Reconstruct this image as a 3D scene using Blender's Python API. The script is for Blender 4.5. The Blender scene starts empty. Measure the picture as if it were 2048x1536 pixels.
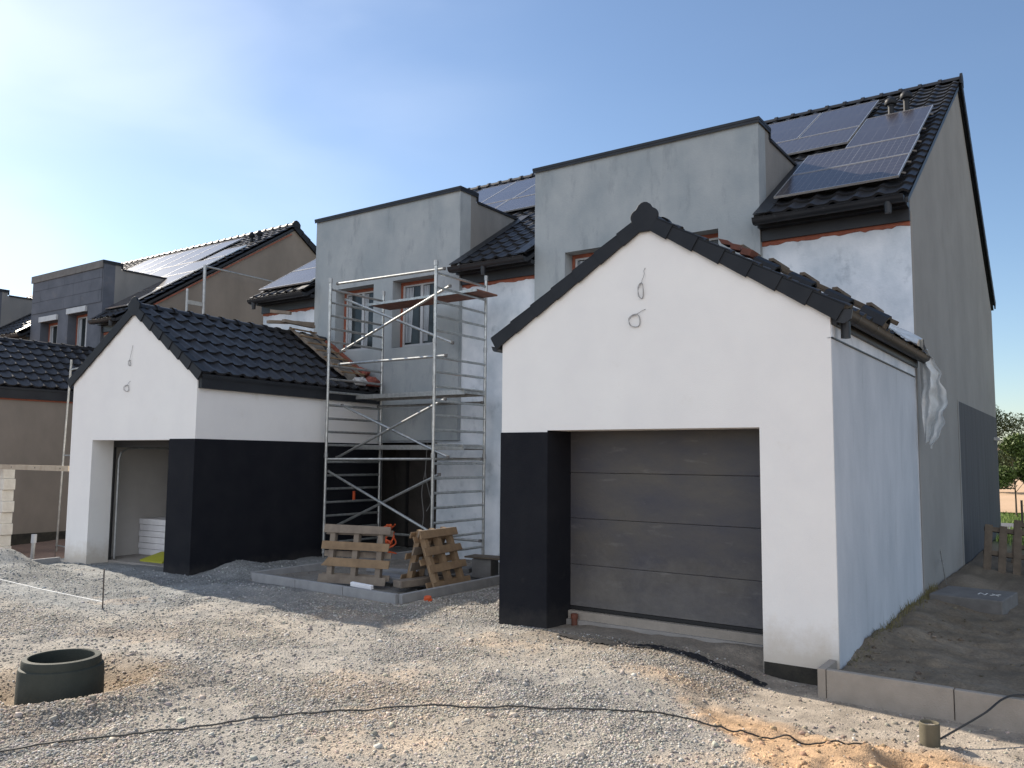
import bpy, bmesh, math, random
import numpy as np
from mathutils import Vector, Matrix
from mathutils.geometry import tessellate_polygon
random.seed(7); rng = np.random.default_rng(7)
S = bpy.context.scene; COL = S.collection
R = math.radians

# ------------------------------------------------------------------ camera
F = 1651.6
yaw, pitch, roll = -0.61446496, 0.08919282, 0.00842189
fw = Vector((math.sin(yaw)*math.cos(pitch), math.cos(yaw)*math.cos(pitch), math.sin(pitch)))
rt = Vector((math.cos(yaw), -math.sin(yaw), 0)); up = rt.cross(fw)
rt2 = rt*math.cos(roll)+up*math.sin(roll); up2 = -rt*math.sin(roll)+up*math.cos(roll)
CAMP = Vector((5.893, -8.146, 1.926))
cd = bpy.data.cameras.new('camera'); cam = bpy.data.objects.new('camera', cd); COL.objects.link(cam)
cam.matrix_world = Matrix(((rt2.x, up2.x, -fw.x, CAMP.x), (rt2.y, up2.y, -fw.y, CAMP.y), (rt2.z, up2.z, -fw.z, CAMP.z), (0, 0, 0, 1)))
cd.sensor_width = 36; cd.lens = F/2048*36; cd.clip_end = 3000; cd.clip_start = .05
S.camera = cam
S.render.resolution_x = 1024; S.render.resolution_y = 768
def proj(p):
    v = Vector(p)-CAMP; d = v.dot(fw)
    return 1024+F*v.dot(rt2)/d, 768-F*v.dot(up2)/d

# ------------------------------------------------------------------ world, sun
SUND = Vector((-1.0, .13, .67)).normalized()      # towards the sun
el = math.asin(SUND.z); az = math.atan2(SUND.x, SUND.y)
w = bpy.data.worlds.new("World"); S.world = w; w.use_nodes = True
nt = w.node_tree; nt.nodes.clear()
def wn(t, **k):
    n = nt.nodes.new(t)
    for a, b in k.items(): setattr(n, a, b)
    return n
sky = wn('ShaderNodeTexSky', sky_type='NISHITA', sun_disc=False, sun_elevation=el, sun_rotation=az,
         air_density=1.0, dust_density=.40, ozone_density=2.6, altitude=100)
tc = wn('ShaderNodeTexCoord')
# thin cirrus veil: streaky noise over the sky directions, brightest towards the sun as real haze is
mp = wn('ShaderNodeMapping'); mp.inputs['Scale'].default_value = (.8, 2.4, 5.0); mp.inputs['Rotation'].default_value = (.5, .25, .6)
no = wn('ShaderNodeTexNoise'); no.inputs['Scale'].default_value = 1.5; no.inputs['Detail'].default_value = 5; no.inputs['Roughness'].default_value = .42
no.inputs['Distortion'].default_value = .35
rp = wn('ShaderNodeValToRGB'); rp.color_ramp.elements[0].position = .36; rp.color_ramp.elements[1].position = .74; rp.color_ramp.interpolation = 'EASE'
dot = wn('ShaderNodeVectorMath', operation='DOT_PRODUCT'); dot.inputs[1].default_value = SUND
mr = wn('ShaderNodeMapRange'); mr.inputs[1].default_value = .68; mr.inputs[2].default_value = .98; mr.inputs[3].default_value = .03; mr.inputs[4].default_value = 1.0
mr.interpolation_type = 'SMOOTHSTEP'
mu = wn('ShaderNodeMath', operation='MULTIPLY'); mu2 = wn('ShaderNodeMath', operation='MULTIPLY'); mu2.inputs[1].default_value = .30
mx = wn('ShaderNodeMix', data_type='RGBA'); mx.inputs[7].default_value = (8.2, 8.8, 9.6, 1)
bg = wn('ShaderNodeBackground'); bg.inputs[1].default_value = .090
wo = wn('ShaderNodeOutputWorld')
L = nt.links.new
L(tc.outputs['Generated'], mp.inputs[0]); L(mp.outputs[0], no.inputs['Vector']); L(no.outputs[0], rp.inputs[0])
L(tc.outputs['Generated'], dot.inputs[0]); L(dot.outputs['Value'], mr.inputs[0])
L(rp.outputs[0], mu.inputs[0]); L(mr.outputs[0], mu.inputs[1]); L(mu.outputs[0], mu2.inputs[0])
L(mu2.outputs[0], mx.inputs[0]); L(sky.outputs[0], mx.inputs[6])
# added fill: bright bank in the unseen sky behind the camera, lights the house fronts
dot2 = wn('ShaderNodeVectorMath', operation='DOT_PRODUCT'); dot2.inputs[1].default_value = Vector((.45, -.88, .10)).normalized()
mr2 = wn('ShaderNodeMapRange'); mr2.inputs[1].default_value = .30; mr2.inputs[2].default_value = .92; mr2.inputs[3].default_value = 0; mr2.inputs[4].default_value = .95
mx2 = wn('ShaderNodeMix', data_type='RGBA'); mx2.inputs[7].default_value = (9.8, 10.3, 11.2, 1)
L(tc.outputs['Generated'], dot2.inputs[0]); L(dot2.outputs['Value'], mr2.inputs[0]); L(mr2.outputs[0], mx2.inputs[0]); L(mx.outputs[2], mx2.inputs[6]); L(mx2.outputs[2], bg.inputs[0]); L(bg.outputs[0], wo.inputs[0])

sd = bpy.data.lights.new('sun', 'SUN'); sd.energy = 5.2; sd.angle = R(.55); sd.color = (1, .90, .76)
so = bpy.data.objects.new('sun', sd); COL.objects.link(so); so.rotation_euler = SUND.to_track_quat('Z', 'Y').to_euler()
S.view_settings.view_transform = 'Standard'; S.view_settings.look = 'None'; S.view_settings.gamma = 1
S.view_settings.exposure = 0.79
S.render.engine = 'CYCLES'

# ------------------------------------------------------------------ materials
def mat(name, col, rough=.8, metal=0, spec=None):
    m = bpy.data.materials.new(name); m.use_nodes = True
    b = m.node_tree.nodes['Principled BSDF']
    b.inputs['Base Color'].default_value = (*col, 1); b.inputs['Roughness'].default_value = rough; b.inputs['Metallic'].default_value = metal
    if spec is not None: b.inputs['Specular IOR Level'].default_value = spec
    return m
def noisy(name, col, col2, scale=3, rough=.85, stretch=(1, 1, 1), detail=6, bump=0, bscale=60, metal=0, lo=.35, hi=.65, spec=.3, col3=None, scale3=8, lo3=.55, hi3=.75, rough2=None, vcol=False, stretch3=None):
    m = mat(name, col, rough, metal, spec); t = m.node_tree; n = t.nodes; l = t.links.new; b = n['Principled BSDF']
    tc = n.new('ShaderNodeTexCoord'); mp = n.new('ShaderNodeMapping'); mp.inputs['Scale'].default_value = stretch
    l(tc.outputs['Object'], mp.inputs[0])
    a = n.new('ShaderNodeTexNoise'); a.inputs['Scale'].default_value = scale; a.inputs['Detail'].default_value = detail; a.inputs['Roughness'].default_value = .6
    l(mp.outputs[0], a.inputs['Vector'])
    r = n.new('ShaderNodeMapRange'); r.inputs[1].default_value = lo; r.inputs[2].default_value = hi
    l(a.outputs[0], r.inputs[0])
    x = n.new('ShaderNodeMix'); x.data_type = 'RGBA'; x.inputs[6].default_value = (*col, 1); x.inputs[7].default_value = (*col2, 1)
    l(r.outputs[0], x.inputs[0]); out = x.outputs[2]
    if col3:
        mp3 = n.new('ShaderNodeMapping'); mp3.inputs['Scale'].default_value = stretch3 or stretch; mp3.inputs['Location'].default_value = (5, 3, 1); l(tc.outputs['Object'], mp3.inputs[0])
        a3 = n.new('ShaderNodeTexNoise'); a3.inputs['Scale'].default_value = scale3; a3.inputs['Detail'].default_value = 8; a3.inputs['Roughness'].default_value = .65
        l(mp3.outputs[0], a3.inputs['Vector'])
        r3 = n.new('ShaderNodeMapRange'); r3.inputs[1].default_value = lo3; r3.inputs[2].default_value = hi3; l(a3.outputs[0], r3.inputs[0])
        x3 = n.new('ShaderNodeMix'); x3.data_type = 'RGBA'; x3.inputs[7].default_value = (*col3, 1); l(r3.outputs[0], x3.inputs[0]); l(out, x3.inputs[6]); out = x3.outputs[2]
    if vcol:
        va = n.new('ShaderNodeAttribute'); va.attribute_name = 'tint'
        xm = n.new('ShaderNodeMix'); xm.data_type = 'RGBA'; xm.blend_type = 'MULTIPLY'; xm.inputs[0].default_value = 1
        l(va.outputs['Color'], xm.inputs[6]); l(out, xm.inputs[7]); out = xm.outputs[2]
    l(out, b.inputs['Base Color'])
    if rough2 is not None:
        rr = n.new('ShaderNodeMapRange'); rr.inputs[3].default_value = rough; rr.inputs[4].default_value = rough2; l(a.outputs[0], rr.inputs[0]); l(rr.outputs[0], b.inputs['Roughness'])
    if bump:
        bn = n.new('ShaderNodeTexNoise'); bn.inputs['Scale'].default_value = bscale; bn.inputs['Detail'].default_value = 4; l(tc.outputs['Object'], bn.inputs['Vector'])
        bp = n.new('ShaderNodeBump'); bp.inputs['Strength'].default_value = bump; bp.inputs['Distance'].default_value = .01
        l(bn.outputs[0], bp.inputs['Height']); l(bp.outputs[0], b.inputs['Normal'])
    return m
M = {}
M['white'] = noisy('white_render', (.80, .79, .77), (.74, .73, .72), 1.2, .9, bump=.5, bscale=160, lo=.3, hi=.7, col3=(.62, .59, .53), scale3=1.6, lo3=.66, hi3=.95)
def splash(m, col, z0, z1, amt):
    t = m.node_tree; n = t.nodes; l = t.links.new; b = n['Principled BSDF']; src = b.inputs['Base Color'].links[0].from_socket
    tc = n.new('ShaderNodeTexCoord'); sp = n.new('ShaderNodeSeparateXYZ'); l(tc.outputs['Object'], sp.inputs[0])
    a = n.new('ShaderNodeTexNoise'); a.inputs['Scale'].default_value = 5; a.inputs['Detail'].default_value = 9; a.inputs['Roughness'].default_value = .72; l(tc.outputs['Object'], a.inputs['Vector'])
    r = n.new('ShaderNodeMapRange'); r.inputs[1].default_value = z1; r.inputs[2].default_value = z0; l(sp.outputs[2], r.inputs[0])
    ad = n.new('ShaderNodeMath'); ad.operation = 'ADD'; l(a.outputs[0], ad.inputs[0]); l(r.outputs[0], ad.inputs[1])
    r2 = n.new('ShaderNodeMapRange'); r2.inputs[1].default_value = .78; r2.inputs[2].default_value = 1.35; r2.inputs[4].default_value = amt; l(ad.outputs[0], r2.inputs[0])
    x = n.new('ShaderNodeMix'); x.data_type = 'RGBA'; x.inputs[7].default_value = (*col, 1); l(r2.outputs[0], x.inputs[0]); l(src, x.inputs[6]); l(x.outputs[2], b.inputs['Base Color'])
splash(M['white'], (.50, .43, .34), -.05, .6, .7)
M['black'] = noisy('black_render', (.0075, .0085, .013), (.012, .013, .017), 2, .85, bump=.6, bscale=170, spec=.2, col3=(.024, .024, .026), scale3=7, lo3=.62, hi3=.9)
M['wallgrey'] = noisy('grey_base_coat', (.265, .30, .32), (.36, .385, .395), 1.1, .9, (1, 1, .7), bump=.35, bscale=30, col3=(.19, .215, .23), scale3=2.2, lo3=.55, hi3=.8, stretch3=(1.6, 1.6, .5))
M['walllight'] = noisy('primed_wall', (.68, .72, .77), (.46, .52, .58), 1.7, .9, (1, 1, .8), lo=.38, hi=.68, bump=.35, bscale=30, col3=(.26, .31, .36), scale3=2.6, lo3=.57, hi3=.78)
M['wallstreak'] = noisy('primed_wall_streaked', (.50, .535, .58), (.40, .44, .485), 1.5, .9, (1, 1.2, .6), lo=.34, hi=.7, bump=.3, bscale=30, col3=(.28, .31, .33), scale3=2.4, lo3=.6, hi3=.85, stretch3=(1, 2.6, .32))
M['gable'] = noisy('gable_render', (.265, .265, .255), (.225, .225, .217), .8, .92, (1, 1, 1), bump=.35, bscale=30, col3=(.19, .187, .178), scale3=1.1, lo3=.55, hi3=.85)
M['gabledark'] = noisy('graphite_board', (.072, .078, .088), (.05, .055, .062), 1.5, .85, (1, 3, .25), bump=.3, bscale=40, col3=(.11, .115, .12), scale3=4, lo3=.62, hi3=.8, stretch3=(1, 6, .12))
M['cheek'] = noisy('cheek_render', (.24, .235, .225), (.19, .19, .185), 2, .9, (1, 1, .4), bump=.4, bscale=30, col3=(.34, .36, .37), scale3=2.5, lo3=.62, hi3=.85, stretch3=(1, 2, .25))
M['brown'] = noisy('brown_base_coat', (.235, .205, .175), (.18, .158, .135), .9, .92, (1, 1, .6), bump=.3, bscale=30, col3=(.20, .175, .15), scale3=1.8, lo3=.6, hi3=.85)
M['epsgrey'] = noisy('graphite_insulation', (.115, .125, .15), (.085, .095, .115), 2, .85, bump=.2, bscale=90, col3=(.16, .155, .16), scale3=1.5, lo3=.6, hi3=.8)
M['tile'] = noisy('roof_tile', (.015, .0155, .018), (.024, .0245, .027), 5, .42, bump=.15, bscale=80, spec=.45, rough2=.5, col3=(.034, .034, .036), scale3=9, lo3=.62, hi3=.85)
M['verge'] = noisy('verge_tile', (.011, .013, .017), (.016, .018, .022), 4, .55, bump=.12, bscale=80, spec=.25)
M['darkmetal'] = noisy('graphite_sheet', (.016, .018, .023), (.024, .027, .032), 3, .45, metal=.1, spec=.35)
M['foam'] = noisy('orange_foam', (.30, .10, .06), (.21, .07, .048), 9, .85, bump=1, bscale=50)
M['alu'] = noisy('aluminium', (.50, .51, .50), (.36, .37, .36), 12, .36, metal=.85, rough2=.5, col3=(.22, .22, .21), scale3=22, lo3=.58, hi3=.75)
M['alubright'] = mat('panel_frame_aluminium', (.6, .6, .6), .3, .8)
M['gutter'] = noisy('gutter_metal', (.04, .04, .042), (.028, .028, .03), 6, .5, metal=.0, spec=.12)
M['wood'] = noisy('pallet_wood', (.27, .185, .11), (.19, .13, .08), 5, .85, (1, 1, 1), bump=.4, bscale=50, col3=(.20, .135, .085), scale3=14, lo3=.55, hi3=.8)
M['woodgrey'] = noisy('weathered_wood', (.235, .195, .155), (.16, .13, .105), 5, .88, bump=.4, bscale=50, col3=(.32, .27, .21), scale3=14, lo3=.6, hi3=.8)
M['wooddark'] = noisy('old_wood', (.13, .105, .08), (.085, .068, .052), 6, .88, bump=.4, bscale=50)
M['deck'] = noisy('deck_plywood', (.22, .10, .065), (.15, .07, .05), 6, .7, bump=.2)
M['concrete'] = noisy('kerb_concrete', (.30, .30, .30), (.24, .24, .245), 5, .9, bump=.5, bscale=90, col3=(.20, .18, .155), scale3=3, lo3=.6, hi3=.8)
M['sandconcrete'] = noisy('sandy_concrete', (.33, .29, .25), (.27, .24, .205), 4, .92, bump=.5, bscale=90, col3=(.40, .34, .27), scale3=3, lo3=.6, hi3=.8)
M['ring'] = noisy('ring_concrete', (.026, .031, .026), (.044, .048, .039), 3, .75, bump=.25, bscale=60, col3=(.022, .027, .026), scale3=1.6, lo3=.5, hi3=.75)
M['floor'] = noisy('screed_floor', (.30, .28, .26), (.24, .225, .21), 3, .9, bump=.3)
M['plaster'] = noisy('inner_plaster', (.50, .48, .45), (.43, .41, .39), 1.2, .9, bump=.2)
M['door'] = noisy('garage_door_film', (.080, .074, .068), (.052, .052, .064), 1.6, .5, (.7, 1, 1.6), bump=.35, bscale=18, col3=(.16, .155, .15), scale3=4, lo3=.60, hi3=.85, spec=.4, stretch3=(.5, 1, 2.2))
splash(M['door'], (.22, .21, .20), -.2, 1.2, .35); splash(M['black'], (.06, .055, .05), -.15, .35, .5)
M['rubber'] = mat('black_rubber', (.01, .01, .011), .6)
M['pvc'] = noisy('white_pvc', (.45, .46, .47), (.38, .39, .41), 5, .45)
M['glass'] = noisy('window_glass', (.015, .02, .022), (.05, .058, .062), 1.6, .15, (1, 1, .6), spec=.35, lo=.45, hi=.75)
M['film'] = noisy('window_film', (.30, .33, .36), (.16, .18, .21), 3, .3, (3, 1, .5), bump=1, bscale=9, spec=.6)
M['cable'] = mat('grey_cable', (.28, .28, .28), .5)
M['blackcable'] = mat('black_cable', (.02, .02, .02), .5)
M['steel'] = mat('rusty_rod', (.07, .055, .05), .6, .3)
M['string'] = mat('white_string', (.8, .8, .78), .8)
M['orange'] = noisy('orange_plastic', (.62, .11, .03), (.50, .08, .03), 9, .45)
M['redbrown'] = noisy('pipe_plastic', (.16, .055, .035), (.11, .045, .03), 9, .6)
M['yellow'] = mat('yellow_plastic', (.34, .34, .03), .6)
M['styro'] = noisy('white_foam_board', (.80, .80, .82), (.7, .7, .73), 5, .85)
M['galv'] = noisy('galvanised_steel', (.42, .43, .43), (.30, .31, .31), 10, .45, metal=.6)
M['block'] = noisy('concrete_block', (.17, .165, .16), (.13, .125, .12), 5, .92, bump=.5)
M['foundation'] = noisy('bitumen_coat', (.02, .019, .018), (.05, .045, .035), 4, .9, bump=.6, bscale=40)
M['bark'] = noisy('bark', (.10, .08, .06), (.06, .05, .04), 8, .9)
M['leaf'] = noisy('leaves', (.055, .085, .02), (.11, .15, .04), 1.5, .6, vcol=False)
M['leafdark'] = noisy('dark_leaves', (.035, .055, .02), (.07, .09, .035), 1.5, .65)
M['whiteblock'] = noisy('white_block', (.72, .69, .62), (.60, .57, .50), 6, .9, bump=.5)
M['blueglass'] = mat('grey_green_panel', (.12, .16, .15), .35)

# translucent sheet
def sheetmat():
    m = bpy.data.materials.new('plastic_sheet'); m.use_nodes = True; t = m.node_tree; n = t.nodes; l = t.links.new
    b = n['Principled BSDF']; b.inputs['Base Color'].default_value = (.62, .66, .68, 1); b.inputs['Roughness'].default_value = .28
    tr = n.new('ShaderNodeBsdfTransparent'); x = n.new('ShaderNodeMixShader'); o = n['Material Output']
    tcn = n.new('ShaderNodeTexCoord'); a = n.new('ShaderNodeTexNoise'); a.inputs['Scale'].default_value = 4; a.inputs['Detail'].default_value = 5
    r = n.new('ShaderNodeMapRange'); r.inputs[1].default_value = .35; r.inputs[2].default_value = .7; r.inputs[3].default_value = .55; r.inputs[4].default_value = .95
    l(tcn.outputs['Object'], a.inputs['Vector']); l(a.outputs[0], r.inputs[0]); l(r.outputs[0], x.inputs[0])
    l(tr.outputs[0], x.inputs[1]); l(b.outputs[0], x.inputs[2]); l(x.outputs[0], o.inputs['Surface'])
    return m
M['sheet'] = sheetmat()

def solarmat(name, nx, ny, cross_u, cross_v):
    m = mat(name, (.02, .02, .022), .2, 0, .22); t = m.node_tree; n = t.nodes; l = t.links.new; b = n['Principled BSDF']
    uv = n.new('ShaderNodeUVMap'); sp = n.new('ShaderNodeSeparateXYZ'); l(uv.outputs[0], sp.inputs[0])
    def math_(op, a, bv=None):
        k = n.new('ShaderNodeMath'); k.operation = op
        if isinstance(a, float): k.inputs[0].default_value = a
        else: l(a, k.inputs[0])
        if bv is not None:
            if isinstance(bv, float): k.inputs[1].default_value = bv
            else: l(bv, k.inputs[1])
        return k.outputs[0]
    def line(src, cnt, wd):
        a = math_('FRACT', math_('MULTIPLY', src, float(cnt))); return math_('GREATER_THAN', math_('ABSOLUTE', math_('SUBTRACT', a, .5)), .5-wd*cnt)
    def mid(src, wd): return math_('LESS_THAN', math_('ABSOLUTE', math_('SUBTRACT', src, .5)), wd)
    g = math_('MAXIMUM', line(sp.outputs[0], nx, .0020), line(sp.outputs[1], ny, .0028))
    if cross_u: g = math_('MAXIMUM', g, mid(sp.outputs[0], .004))
    if cross_v: g = math_('MAXIMUM', g, mid(sp.outputs[1], .0035))
    x = n.new('ShaderNodeMix'); x.data_type = 'RGBA'; x.inputs[6].default_value = (.046, .041, .046, 1); x.inputs[7].default_value = (.12, .117, .12, 1)
    l(g, x.inputs[0]); l(x.outputs[2], b.inputs['Base Color']); 
    return m
M['solarP'] = solarmat('solar_cells_portrait', 6, 2, False, True)
M['solarL'] = solarmat('solar_cells_landscape', 16, 6, True, False)

# ------------------------------------------------------------------ object helpers
def link(o, parent=None):
    COL.objects.link(o)
    if parent is not None: o.parent = parent
    return o
def tag(o, label=None, cat=None, group=None, kind=None):
    if label: o['label'] = label
    if cat: o['category'] = cat
    if group: o['group'] = group
    if kind: o['kind'] = kind
    return o
def thing(name, label, cat, loc=(0, 0, 0), rotz=0, group=None):
    o = bpy.data.objects.new(name, None); o.empty_display_size = .2; link(o)
    o.location = loc; o.rotation_euler = (0, 0, rotz)
    return tag(o, label, cat, group)
def copy_tree(o, parent=None):
    c = o.copy(); COL.objects.link(c)
    if parent is not None: c.parent = parent
    for ch in list(o.children): copy_tree(ch, c)
    return c
class MB:
    def __init__(s, off=(0, 0, 0)): s.v = []; s.f = []; s.off = Vector(off); s.uv = None
    def add(s, vs, fs):
        b = len(s.v); s.v += [Vector(p)-s.off for p in vs]; s.f += [[b+i for i in f] for f in fs]; return s
    def box(s, a, b):
        (x0, y0, z0), (x1, y1, z1) = a, b
        return s.add([(x0, y0, z0), (x1, y0, z0), (x1, y1, z0), (x0, y1, z0), (x0, y0, z1), (x1, y0, z1), (x1, y1, z1), (x0, y1, z1)],
                     [(0, 3, 2, 1), (4, 5, 6, 7), (0, 1, 5, 4), (1, 2, 6, 5), (2, 3, 7, 6), (3, 0, 4, 7)])
    def obox(s, c, ax, ay, az):
        c = Vector(c); ax = Vector(ax); ay = Vector(ay); az = Vector(az)
        vs = [c+ax*i+ay*j+az*k for k in (-1, 1) for i, j in ((-1, -1), (1, -1), (1, 1), (-1, 1))]
        fl = [(0, 3, 2, 1), (4, 5, 6, 7), (0, 1, 5, 4), (1, 2, 6, 5), (2, 3, 7, 6), (3, 0, 4, 7)]
        if ax.cross(ay).dot(az) < 0: fl = [f[::-1] for f in fl]
        return s.add(vs, fl)
    def bar(s, p0, p1, w, h, upv=(0, 0, 1)):
        p0 = Vector(p0); p1 = Vector(p1); d = (p1-p0); ln = d.length; d.normalize(); u = Vector(upv)
        a = d.cross(u).normalized(); b = a.cross(d).normalized()
        return s.obox((p0+p1)/2, d*ln/2, a*w/2, b*h/2)
    def tube(s, path, r, n=8, caps=True):
        path = [Vector(p) for p in path]; rs = r if isinstance(r, (list, tuple)) else [r]*len(path); vs = []; fs = []
        prev = None
        for i, p in enumerate(path):
            d = (path[min(i+1, len(path)-1)]-path[max(i-1, 0)]).normalized()
            if prev is None: a = d.orthogonal().normalized()
            else: a = (prev-d*prev.dot(d)).normalized()
            prev = a; b = d.cross(a)
            vs += [p+(a*math.cos(2*math.pi*k/n)+b*math.sin(2*math.pi*k/n))*rs[i] for k in range(n)]
        for i in range(len(path)-1):
            for k in range(n): fs.append((i*n+k, i*n+(k+1) % n, (i+1)*n+(k+1) % n, (i+1)*n+k))
        if caps: fs.append(tuple(range(n))[::-1]); fs.append(tuple((len(path)-1)*n+k for k in range(n)))
        return s.add(vs, fs)
    def lathe(s, c, prof, n=32):
        c = Vector(c); vs = []; fs = []; m = len(prof)
        for k in range(n):
            a = 2*math.pi*k/n
            vs += [c+Vector((r*math.cos(a), r*math.sin(a), z)) for r, z in prof]
        for k in range(n):
            k2 = (k+1) % n
            for i in range(m-1): fs.append((k*m+i, k2*m+i, k2*m+i+1, k*m+i+1))
        return s.add(vs, fs)
    def prism(s, o, u, v, outer, holes, t):
        """plate: outline in (u,v) from origin o, thickness t along -(u x v) (front face faces u x v)"""
        o = Vector(o); u = Vector(u); v = Vector(v); n = u.cross(v).normalized()
        loops = [outer]+list(holes); pts = [p for lp in loops for p in lp]
        tris = tessellate_polygon([[Vector((a, b, 0)) for a, b in lp] for lp in loops])
        m = len(pts); vs = [o+u*a+v*b for a, b in pts]+[o+u*a+v*b-n*t for a, b in pts]; fs = []
        for tr in tris:
            a, b, c = [Vector(pts[i]) for i in tr]
            cr = (b-a).x*(c-a).y-(b-a).y*(c-a).x
            tr = list(tr) if cr > 0 else list(tr)[::-1]
            fs.append(tr); fs.append([i+m for i in tr[::-1]])
        k = 0
        for li, lp in enumerate(loops):
            ar = sum(lp[i][0]*lp[(i+1) % len(lp)][1]-lp[(i+1) % len(lp)][0]*lp[i][1] for i in range(len(lp)))
            ccw = ar > 0
            for i in range(len(lp)):
                a, b = k+i, k+(i+1) % len(lp)
                q = [a+m, b+m, b, a]
                if (li == 0) != ccw: q = q[::-1]
                fs.append(q)
            k += len(lp)
        return s.add(vs, fs)
    def build(s, name, m, parent=None, smooth=False, bevel=0):
        me = bpy.data.meshes.new(name); me.from_pydata([tuple(p) for p in s.v], [], s.f); me.materials.append(m); me.update()
        if smooth:
            me.polygons.foreach_set('use_smooth', [True]*len(me.polygons)); me.set_sharp_from_angle(angle=R(40))
        o = link(bpy.data.objects.new(name, me), parent)
        if bevel:
            b = o.modifiers.new('bevel', 'BEVEL'); b.width = bevel; b.segments = 2; b.limit_method = 'ANGLE'
        return o
def rect(a, b, c, d): return [(a, b), (c, b), (c, d), (a, d)]
def np_mesh(name, V, Fq, m, parent=None, smooth=False, tint=None):
    me = bpy.data.meshes.new(name); V = np.asarray(V, np.float32); Fq = np.asarray(Fq, np.int32); k = Fq.shape[1]
    me.vertices.add(len(V)); me.vertices.foreach_set('co', V.ravel())
    me.loops.add(Fq.size); me.loops.foreach_set('vertex_index', Fq.ravel())
    me.polygons.add(len(Fq)); me.polygons.foreach_set('loop_start', np.arange(0, Fq.size, k, dtype=np.int32)); me.polygons.foreach_set('loop_total', np.full(len(Fq), k, np.int32))
    if smooth: me.polygons.foreach_set('use_smooth', np.ones(len(Fq), bool))
    me.update(calc_edges=True); me.validate()
    if tint is not None:
        a = me.color_attributes.new('tint', 'FLOAT_COLOR', 'POINT'); a.data.foreach_set('color', (tint if tint.shape[1] == 4 else np.c_[tint, np.ones(len(tint))]).astype(np.float32).ravel())
    me.materials.append(m)
    return link(bpy.data.objects.new(name, me), parent)

# ------------------------------------------------------------------ value noise
_tab = rng.random((256, 256))
def vn(x, y, s):
    x = np.asarray(x)*s+37.3; y = np.asarray(y)*s+91.7; xi = np.floor(x).astype(int); yi = np.floor(y).astype(int); fx = x-xi; fy = y-yi
    fx = fx*fx*(3-2*fx); fy = fy*fy*(3-2*fy); g = lambda i, j: _tab[i % 256, j % 256]
    return (g(xi, yi)*(1-fx)+g(xi+1, yi)*fx)*(1-fy)+(g(xi, yi+1)*(1-fx)+g(xi+1, yi+1)*fx)*fy-.5
def sm(a, b, x):
    t = np.clip((x-a)/(b-a), 0, 1); return t*t*(3-2*t)
def bump(x, y, cx, cy, rx, ry, h): return h*np.exp(-(((x-cx)/rx)**2+((y-cy)/ry)**2))
RING = (-1.24, -4.52)
def sandedge(x, y): return np.where(y < -1.6, x-(2.95-1.0*(y+1.6)), x-2.9)
def gz(x, y):
    x = np.asarray(x, float); y = np.asarray(y, float)
    near = sm(40, 12, np.hypot(x, y))
    z = near*(.07*vn(x, y, .45)+.045*vn(x, y, 1.3)+.030*vn(x, y, 4)+.016*vn(x, y, 10)+.008*vn(x, y, 19))
    # strip right in front of the right garage and the sandy hollow beside the kerb
    low = sm(2.3, 3.5, x)*sm(-2.4, -1.2, y)*sm(.35, .15, y)
    z = z*(1-low)-.17*low
    low2 = sm(3.0, 4.0, x)*sm(-3.4, -1.7, y)*sm(-.36, -.42, y)*.5
    z = z-.14*low2*(1-low)
    sand = sm(-.2, .3, sandedge(x, y))*sm(-.9, -1.5, y)
    z = z+sand*(.04*vn(x, y, 2.6)+.05*vn(x, y, 6)+.035*vn(x, y, 13)+.015*vn(x, y, 25))
    z += bump(x, y, 4.62, -1.80, .22, .13, .07)+bump(x, y, 4.5, -2.0, .10, .10, .05)-bump(x, y, 4.76, -1.98, .11, .08, .13)+bump(x, y, 4.95, -1.92, .10, .10, .05)+bump(x, y, 4.15, -2.1, .22, .12, .03)+bump(x, y, 5.1, -1.75, .22, .10, .03)
    z += bump(x, y, 3.7, -1.75, .2, .12, .04)
    tr = sm(-5.3, -5.0, x)*sm(-1.5, -1.75, x)*sm(-.1, .15, y)*sm(8, 5, y); z = z*(1-.75*tr)-.03*tr
    # dirt bank by the right hand wall, above the kerb
    bank = sm(3.8, 3.9, x)*sm(-.40, -.36, y)
    z = z*(1-bank)+bank*(.0+.07*vn(x, y, 1.5)+.06*vn(x, y, 5)+.03*vn(x, y, 12)+.10*sm(.9, .1, x-3.87)*sm(.2, 1.5, y))
    # ring pit and berm
    d = np.hypot(x-RING[0], y-RING[1]); z += -.12*np.exp(-((d-.2)/.36)**2)*(d < 3)+.12*np.exp(-((d-.85)/.28)**2)*(.55+.45*np.cos(np.arctan2(y-RING[1], x-RING[0])-.2))
    z += d_berm(x, y)
    # heaps
    z += bump(x, y, -9.1, -1.6, .6, .42, .36)+bump(x, y, -8.1, -2.0, .5, .5, .12)
    z += bump(x, y, -5.75, .55, .45, .35, .16)+bump(x, y, -5.75, 1.6, .4, .8, .08)
    # neighbour's yard lies lower
    ny = sm(-9.95, -10.3, x)*sm(-14, -9, y); z = z-.22*ny
    back = sm(17, 26, y)*sm(5, -2, x)*.0
    return z+back
def d_berm(x, y): return 0

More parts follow.
